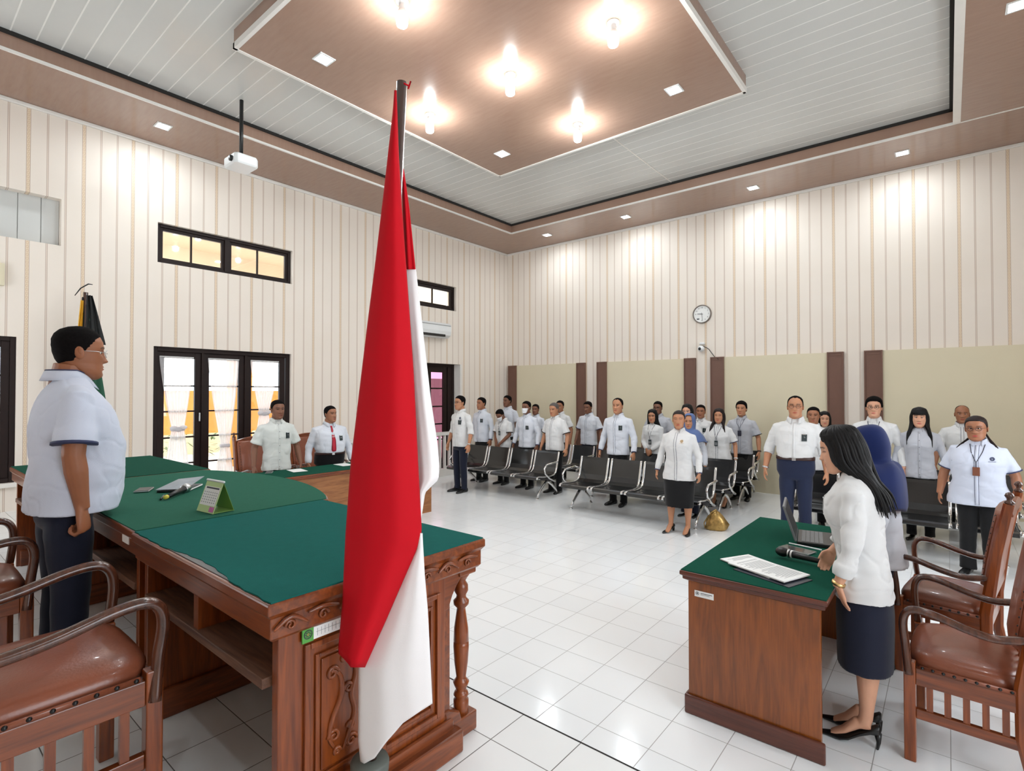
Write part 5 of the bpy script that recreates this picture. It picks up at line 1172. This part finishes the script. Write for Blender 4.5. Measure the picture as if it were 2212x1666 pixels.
            if P.get('tail'):
                lst=[]
                for sd,n_ in ((1,12),(-1,6)):
                    for k in range(n_): e=rr.random(); lst.append([hp_(sd*.04,-.09,-.03),hp_(sd*(.075),-.06,-.10),S(sd*(.12+.05*e),.02+.03*e,1.36),S(sd*(.15+.06*e),.11+.02*e,1.27-.05*e)])
                locks(HM,P,o,hm_,lst,.010*s)
    # ---- accessories
    if P.get('glasses'):
        m=MB(); gm=P['glasses']
        for sd in (-1,1):
            c=Vector((sd*.032,.098,.000)); m.tube([HM@(c+Vector((.022*math.cos(t),-.010*abs(math.cos(t))*(1 if math.cos(t)*sd>0 else .2),.0165*math.sin(t)))) for t in [2*PI*k/20 for k in range(21)]],(.0013 if gm=='silver' else .0021)*s,n=6)
            m.tube([HM@Vector((sd*.054,.088,.004)),HM@Vector((sd*.076,.05,.006)),HM@Vector((sd*.080,-.012,.004))],.0016*s,n=6)
        m.tube([HM@Vector((-.010,.104,.004)),HM@Vector((.010,.104,.004))],.0016*s,n=6); m.build('eyeglasses',gm,o,smooth=True)
    if P.get('mask'):
        m=MB(); rings=[]
        for z in [lerp(-.105,-.012,k/10) for k in range(11)]:
            ring=[]
            for k in range(17):
                th=lerp(.35,PI-.35,k/16); p=head_surface(th,z,dict(P,nose=.75)); ring.append(HM@(p+Vector((0,.006+.004*math.sin(PI*(z+.105)/.093),0))))
            rings.append(ring)
        m.loft(rings,cap=False,closed=False); m.tube([rings[8][0],HM@Vector((.079,-.01,.01))],.0012,n=4).tube([rings[8][-1],HM@Vector((-.079,-.01,.01))],.0012,n=4); m.build('face_mask','mask',o,smooth=True,solid=.0015)
    bd=P.get('badge')
    lf=.003
    if bd:
        x,z=bd if isinstance(bd,tuple) else (-.105,1.235); w_,h_=.026,.038
        m=MB(); v=[FR(x-w_,z-h_,lf+.002),FR(x+w_,z-h_,lf+.002),FR(x+w_,z+h_,lf+.002),FR(x-w_,z+h_,lf+.002)]; m.loft([v,[p+Vector((0,.004,0)) for p in v]]); b=m.build('name_badge','badge',o)
        m=MB(); c=sum(v,Vector())/4+Vector((0,.0045,0)); m.ell(c+Vector((0,0,.004)),(.011*s,.0006,.013*s),10,6); m.box(c+Vector((-.012*s,0,-.026*s)),c+Vector((.012*s,.0006,-.02*s))); m.build('badge_print','grey_pl',b)
        MB().box(c+Vector((-.016*s,-.001,.033*s)),c+Vector((.016*s,.002,.043*s))).build('badge_clip','silver',b)
    if P.get('lanyard'):
        zc,mt=P['lanyard']; m=MB(); zt=zc+.10
        for sd in (-1,1): m.bar([S(sd*.062,LN(-.04,1.445),1.448),FR(sd*.062,1.405,lf+.012),FR(sd*.045,1.33,lf+.004),FR(sd*.02,lerp(1.33,zt,.6),lf+.004),FR(sd*.003,zt,lf+.004)],.007*s,.002)
        m.bar([FR(0,zt,lf+.004),FR(0,zc+.045,lf+.006)],.008*s,.003); l_=m.build('lanyard','lanyard',o)
        c=FR(0,zc,lf+.006); MB().box(c-Vector((.030*s,0,.046*s)),c+Vector((.030*s,.006,.046*s))).build('card_holder',mt,l_,bevel=.003)
        if mt=='badge': MB().box(c+Vector((-.022*s,.006,-.03*s)),c+Vector((.022*s,.0066,.02*s))).build('card_print','grey_pl',l_)
    if P.get('tie'):
        m=MB(); rg=[]
        for z,hw in ((1.405,.012),(1.395,.017),(1.38,.013),(1.36,.014),(1.2,.028),(1.06,.036),(1.03,.03),(1.0,.004)):
            c=FR(0,z,.005)+Vector((0,.010,0)); a=c+Vector((-hw*s,-.006,0)); b=c+Vector((hw*s,-.006,0)); rg.append([a,c,b,c+Vector((0,-.012,0))])
        m.loft(rg); m.build('necktie','tie',o,smooth=True); c=FR(0,1.245,.005)+Vector((0,.012,0)); MB().box(c+Vector((-.02,-.002,-.003)),c+Vector((.025,.003,.003))).build('tie_clip','silver',o)
    if P.get('emblem'):
        m=MB(); c0=P['emblem']; pts=[FR(c0[0]+.017*math.cos(t),c0[1]+.017*math.sin(t),lf) for t in [2*PI*k/20 for k in range(21)]]; m.tube(pts,.003*s,n=5); m.tube([FR(c0[0]+.009*math.cos(t),c0[1]+.009*math.sin(t),lf) for t in [2*PI*k/14 for k in range(15)]],.003*s,n=5); m.bar([FR(c0[0]-.03,c0[1]-.028,lf),FR(c0[0],c0[1]-.028,lf),FR(c0[0]+.03,c0[1]-.028,lf)],.004,.002); m.build('embroidered_emblem','piping' if not P.get('goldemb') else 'goldw',so)
    if P.get('watch'):
        for sd,sh,el,wr in arms:
            k='L' if sd<0 else 'R'
            if P['watch'][0]==k:
                d=(wr-el).normalized(); c=wr-d*.012*s; M_=P['watch'][1]; MB().tube([c-d*.008*s,c+d*.008*s],[.031*s*af*(1.18 if sl!='long' else 1.3)]*2,n=16).build('wristwatch',M_,o,smooth=True)
    if P.get('earring'):
        for sd in (-1,1): MB().ell(HM@Vector((sd*.079,-.008,-.036)),(.004*s,.004*s,.006*s),8,6).build('earring','silver',o,smooth=True)
    return o
def place(u,y): d=ray(u,900); t=(y-CAM_LOC[1])/d.y; return Vector((CAM_LOC[0]+d.x*t,y,0))
FA=PI  # facing the bench
def H(u,vtop,y):   # standing height that puts the head top at image row vtop
    d=ray(u,vtop); t=(y-CAM_LOC[1])/d.y; return CAM_LOC[2]+d.z*t
def aud(u,v,y,label,P,yaw=0.0,grp=None):
    p=place(u,y); P=dict(P); P['h']=(H(u,v,y)-P.get('heel',0)*.6)/1.012; return person(label,(p.x,p.y,0),FA+yaw,P,grp)
import time as _t
hg='hdL'
# ---- foreground
person('person in white short-sleeved shirt and glasses standing in profile behind the judges bench',(5.03,-9.16,DZ),0.0,
 dict(h=1.655,ho=.142,ht=.0035,w=1.30,belly=.075,sw=.92,near=True,skin='sk5',shirt='sh_j',trim='navy',sleeve='short',pants='navy',hair='short',glasses='silver',head=(-2,2,0),lean=.07,hem=.82,fw=1.08,jowl=.12,hs=1.05,curl=1.35,handsc=1.22,wr=.006,
 armR=((.05,-.02,1.09),(.045,.02,.86)),armL=((.05,-.03,1.08),(.06,.03,.84)),hdR=(0,.12,-1),pnR=(-.5,-.8,0),thd=(-.3,1,0),pocket=False,foot=.11))
person('person with long black hair, white blouse and navy skirt, in profile at the clerk desk',(7.83,-6.60,0),math.radians(93),
 dict(h=1.535,f=True,w=1.02,near=True,skin='sk4',shirt='sh_w',sleeve='rolled',skirt=(.40,'navy',.012),heel=.075,point=.05,hair='profile',hl=1.23,roll=.72,head=(0,13,0),lean=.12,hem=.78,watch=('L','goldw'),lip=True,wr=.013,calf=1.0,toe=3,closed=True,
 armL=((.05,.02,1.08),(.045,.10,.87)),hdL=(.05,-.30,-1),pnL=(.4,-.9,.2),curlL=.16,armR=((.05,.02,1.10),(.0,.16,.95)),earring=True,foot=.07))
person('person in navy headscarf and white shirt standing behind the woman in the black skirt',(7.83,-5.64,0),math.radians(88),
 dict(h=1.485,f=True,w=1.05,skin='sk1',shirt='sh_b',sleeve='long',pants='navy',hair='hijab',scarf='hijab',hz=1.12,head=(8,14,0),lean=.06,hem=.72,heel=.02))
# ---- two men by the left wall
p=Vector(CAM_LOC)+ray(598,900)*((1.62-CAM_LOC[0])/ray(598,900).x)
person('person in white short-sleeved shirt with dark collar lining and black badge at the side table',(1.62,p.y,0),math.radians(-100),
 dict(h=1.61,w=1.0,skin='sk3',shirt='sh_k',sleeve='short',pants='blackc',head=(6,2,0),badge=True,undershirt='blackc',buttons=True,hem=.78))
p=Vector(CAM_LOC)+ray(712,900)*((1.62-CAM_LOC[0])/ray(712,900).x)
person('person in white long-sleeved shirt and red tie standing at the side table',(1.62,p.y,0),math.radians(-102),
 dict(h=1.52,w=1.32,belly=.045,skin='sk2',shirt='sh_b',sleeve='long',pants='blackc',tuck=True,tie=True,badge=(-.12,1.22),head=(20,-2,0),watch=('L','silver')))
# ---- audience
aud(995,853,-3.22,'person with glasses and rolled sleeves standing in front of the leftmost bench by the railing',dict(w=.92,skin='sk1',shirt='sh_w',sleeve='rolled',pants='navy',glasses='black_pl',badge=True,head=(-4,0,0),watch=('L','silver'),emblem=(-.10,1.31),hem=.80),yaw=-.10)
aud(1041,857,-2.15,'person in long-sleeved white shirt with blue badge, second from the left',dict(w=1.0,skin='sk2',shirt='sh_b',sleeve='long',pants='blackc',badge=True,trim='navy',head=(-6,0,0)),yaw=-.05)
aud(1087,878,-2.15,'person in white face mask bowing the head with hands clasped',dict(w=1.0,skin='sk3',shirt='sh_w',sleeve='short',pants='blackc',lanyard=(1.13,'badge'),mask=True,head=(0,34,0),trim='black',
  armL=((.03,.02,1.10),(-.13,.20,.88)),armR=((.03,.02,1.10),(-.15,.19,.87)),pnL=(0,-1,0),pnR=(0,-1,0),hdL=(.3,.1,-1),hdR=(-.3,.1,-1)),yaw=-.05)
aud(1097,853,-1.0,'person with dark moustache in bluish shirt behind the bowing man in the mask',dict(w=.98,skin='sk3',shirt='sh_b',sleeve='short',pants='blackc',head=(-8,0,0)))
aud(1138,865,-2.2,'person in white face mask looking ahead, long sleeves and dark badge',dict(w=1.0,skin='sk3',shirt='sh_b',sleeve='long',pants='blackc',mask=True,badge=(-.10,1.19),trim='navy',head=(2,0,0)))
aud(1157,872,-1.02,'person almost hidden behind the upright man in the face mask',dict(w=1.0,skin='sk3',shirt='sh_b',sleeve='short',pants='blackc',trim='black',head=(14,0,0)))
aud(1199,868,-2.25,'older person with greying hair, short sleeves, right of the masked man',dict(w=1.04,belly=.02,skin='sk1',shirt='sh_w',sleeve='short',pants='blackc',haircol='hairg',head=(0,6,0),trim='black'),yaw=-.05)
aud(1210,864,-1.02,'person of whom only black hair shows behind the grey-haired man',dict(w=.98,skin='sk2',shirt='sh_w',sleeve='short',pants='blackc',head=(10,0,0)))
aud(1272,865,-1.05,'person in light blue short-sleeved shirt between the grey-haired man and the tall man',dict(w=1.02,skin='sk3',shirt='sh_b',sleeve='short',pants='navy',trim='navy',head=(0,8,0)))
aud(1335,858,-2.46,'tall person in long-sleeved shirt with piping and dark badge behind the front bench',dict(w=1.02,skin='sk1',shirt='sh_b',sleeve='long',pants='blackc',trim='navy',badge=True,hair='receding',head=(6,0,0),watch=('L','black_pl')),yaw=.0)
aud(1410,883,-1.58,'person with black hair, black lanyard card and clasped hands left of the centre woman',dict(f=True,w=.95,skin='sk1',shirt='sh_w',sleeve='long',pants='blackc',hair='long',hl=1.28,lanyard=(1.08,'badge'),lip=True,head=(8,4,0),watch=('L','silver'),
  armL=((.03,.02,1.08),(-.12,.19,.93)),armR=((.03,.02,1.08),(-.12,.19,.94)),pnL=(0,-1,0),pnR=(0,-1,0),hdL=(.5,.2,-.8),hdR=(-.5,.2,-.8)))
aud(1422,865,-.80,'person with dark glasses and grey shirt behind the woman with clasped hands',dict(w=1.12,skin='sk3',shirt='sh_g',sleeve='short',pants='blackc',glasses='black_pl',head=(4,4,0)))
aud(1466,880,-3.44,'person in white blouse, black skirt and black heels in front of the bench',dict(f=True,w=1.16,skin='sk1',shirt='sh_w',sleeve='long',skirt=(.36,'blackc',.0),heel=.045,hair='tied',haircol='hairb',head=(12,0,0),trim='navy',emblem=(-.09,1.29),goldemb=True,lip=True,closed=True,hem=.74,calf=1.05,foot=.12,toe=14),yaw=.05)
aud(1485,872,-1.62,'person with long black hair almost hidden behind the centre woman',dict(f=True,w=.95,skin='sk4',shirt='sh_w',sleeve='long',pants='blackc',hair='long',hl=1.25,glasses='silver',lip=True,head=(4,0,0)))
aud(1489,893,-2.48,'person in blue-grey headscarf behind the right shoulder of the centre woman',dict(f=True,w=1.0,skin='sk1',shirt='sh_b',sleeve='long',pants='navy',hair='hijab',scarf='hijab2',hz=1.25,lip=True,head=(10,0,0),hem=.66))
aud(1514,873,-.9,'person with short dark hair between the centre woman and the long-haired woman',dict(w=1.0,skin='sk2',shirt='sh_w',sleeve='long',pants='blackc',badge=True,head=(8,0,0)))
aud(1553,878,-1.58,'person with long hair, short-sleeved blouse, black card and navy skirt',dict(f=True,w=1.12,belly=.02,skin='sk1',shirt='sh_w',sleeve='short',skirt=(.47,'navy',-.01),hair='long',haircol='hairb',part='front',hl=1.18,lanyard=(1.11,'badge'),trim='navy',lip=True,closed=True,head=(6,0,0),watch=('L','white_pl'),heel=.04),yaw=.03)
aud(1602,866,-.84,'young person in light grey short-sleeved shirt with dark lanyard beside the long-haired woman',dict(w=.98,skin='sk1',shirt='sh_g',sleeve='short',pants='blackc',ht=.014,lanyard=(1.16,'lanyard'),trim='black',pocket=2,head=(2,-2,0),watch=('L','black_pl')))
aud(1718,853,-3.05,'person with glasses, tucked white shirt, brown belt and navy trousers right of the aisle',dict(w=1.16,belly=.03,skin='sk1',shirt='sh_w',sleeve='rolled',pants='blue_tr',tuck=True,badge=True,glasses='belt',hair='receding',head=(4,-3,0),watch=('R','silver'),closed=True),yaw=.08)
aud(1757,877,-1.93,'person with black hair half hidden behind the man with the belt',dict(w=1.0,skin='sk2',shirt='sh_w',sleeve='short',pants='blackc',head=(6,0,0)))
aud(1780,888,-.95,'person with long black hair and red lips partly hidden behind the man with the belt',dict(f=True,w=.93,skin='sk4',shirt='sh_w',sleeve='long',pants='blackc',hair='long',hl=1.2,lip=True,head=(14,0,0)))
aud(1888,857,-1.93,'person with black-rimmed glasses and white shirt standing behind the navy headscarf',dict(w=1.04,skin='sk4',shirt='sh_w',sleeve='long',pants='blackc',eyes=True,ht=.016,glasses='black_pl',lanyard=(1.1,'lanyard'),head=(2,-3,0)))
aud(1986,879,-1.93,'person with long black hair and fringe in light grey blouse against the beige board',dict(f=True,w=.97,skin='sk4',shirt='sh_g',sleeve='long',pants='blackc',eyes=True,hair='bangs',part='front',hl=1.22,lip=True,head=(0,0,0),buttons=True,hem=.80))
aud(2078,873,-.85,'person with nearly shaved head in white shirt behind the woman in glasses',dict(w=1.05,skin='sk2',shirt='sh_w',sleeve='short',pants='blackc',eyes=True,hair='bald',haircol='hair',trim='black',head=(2,0,0)))
aud(2112,897,-3.10,'stout person in glasses with brown card holder, white blouse and black trousers',dict(f=True,w=1.42,belly=.03,skin='sk2',shirt='sh_j',sleeve='short',pants='blackc',eyes=True,hair='tied',haircol='hairb',tail=True,glasses='belt',lanyard=(1.13,'brownbadge'),emblem=(-.125,1.27),trim='navy',lip=True,head=(-4,2,3),hem=.76,fw=1.08,hs=1.12,jowl=.1,armw=1.15,cuffw=1.15,flatshoe=True),yaw=-.12)
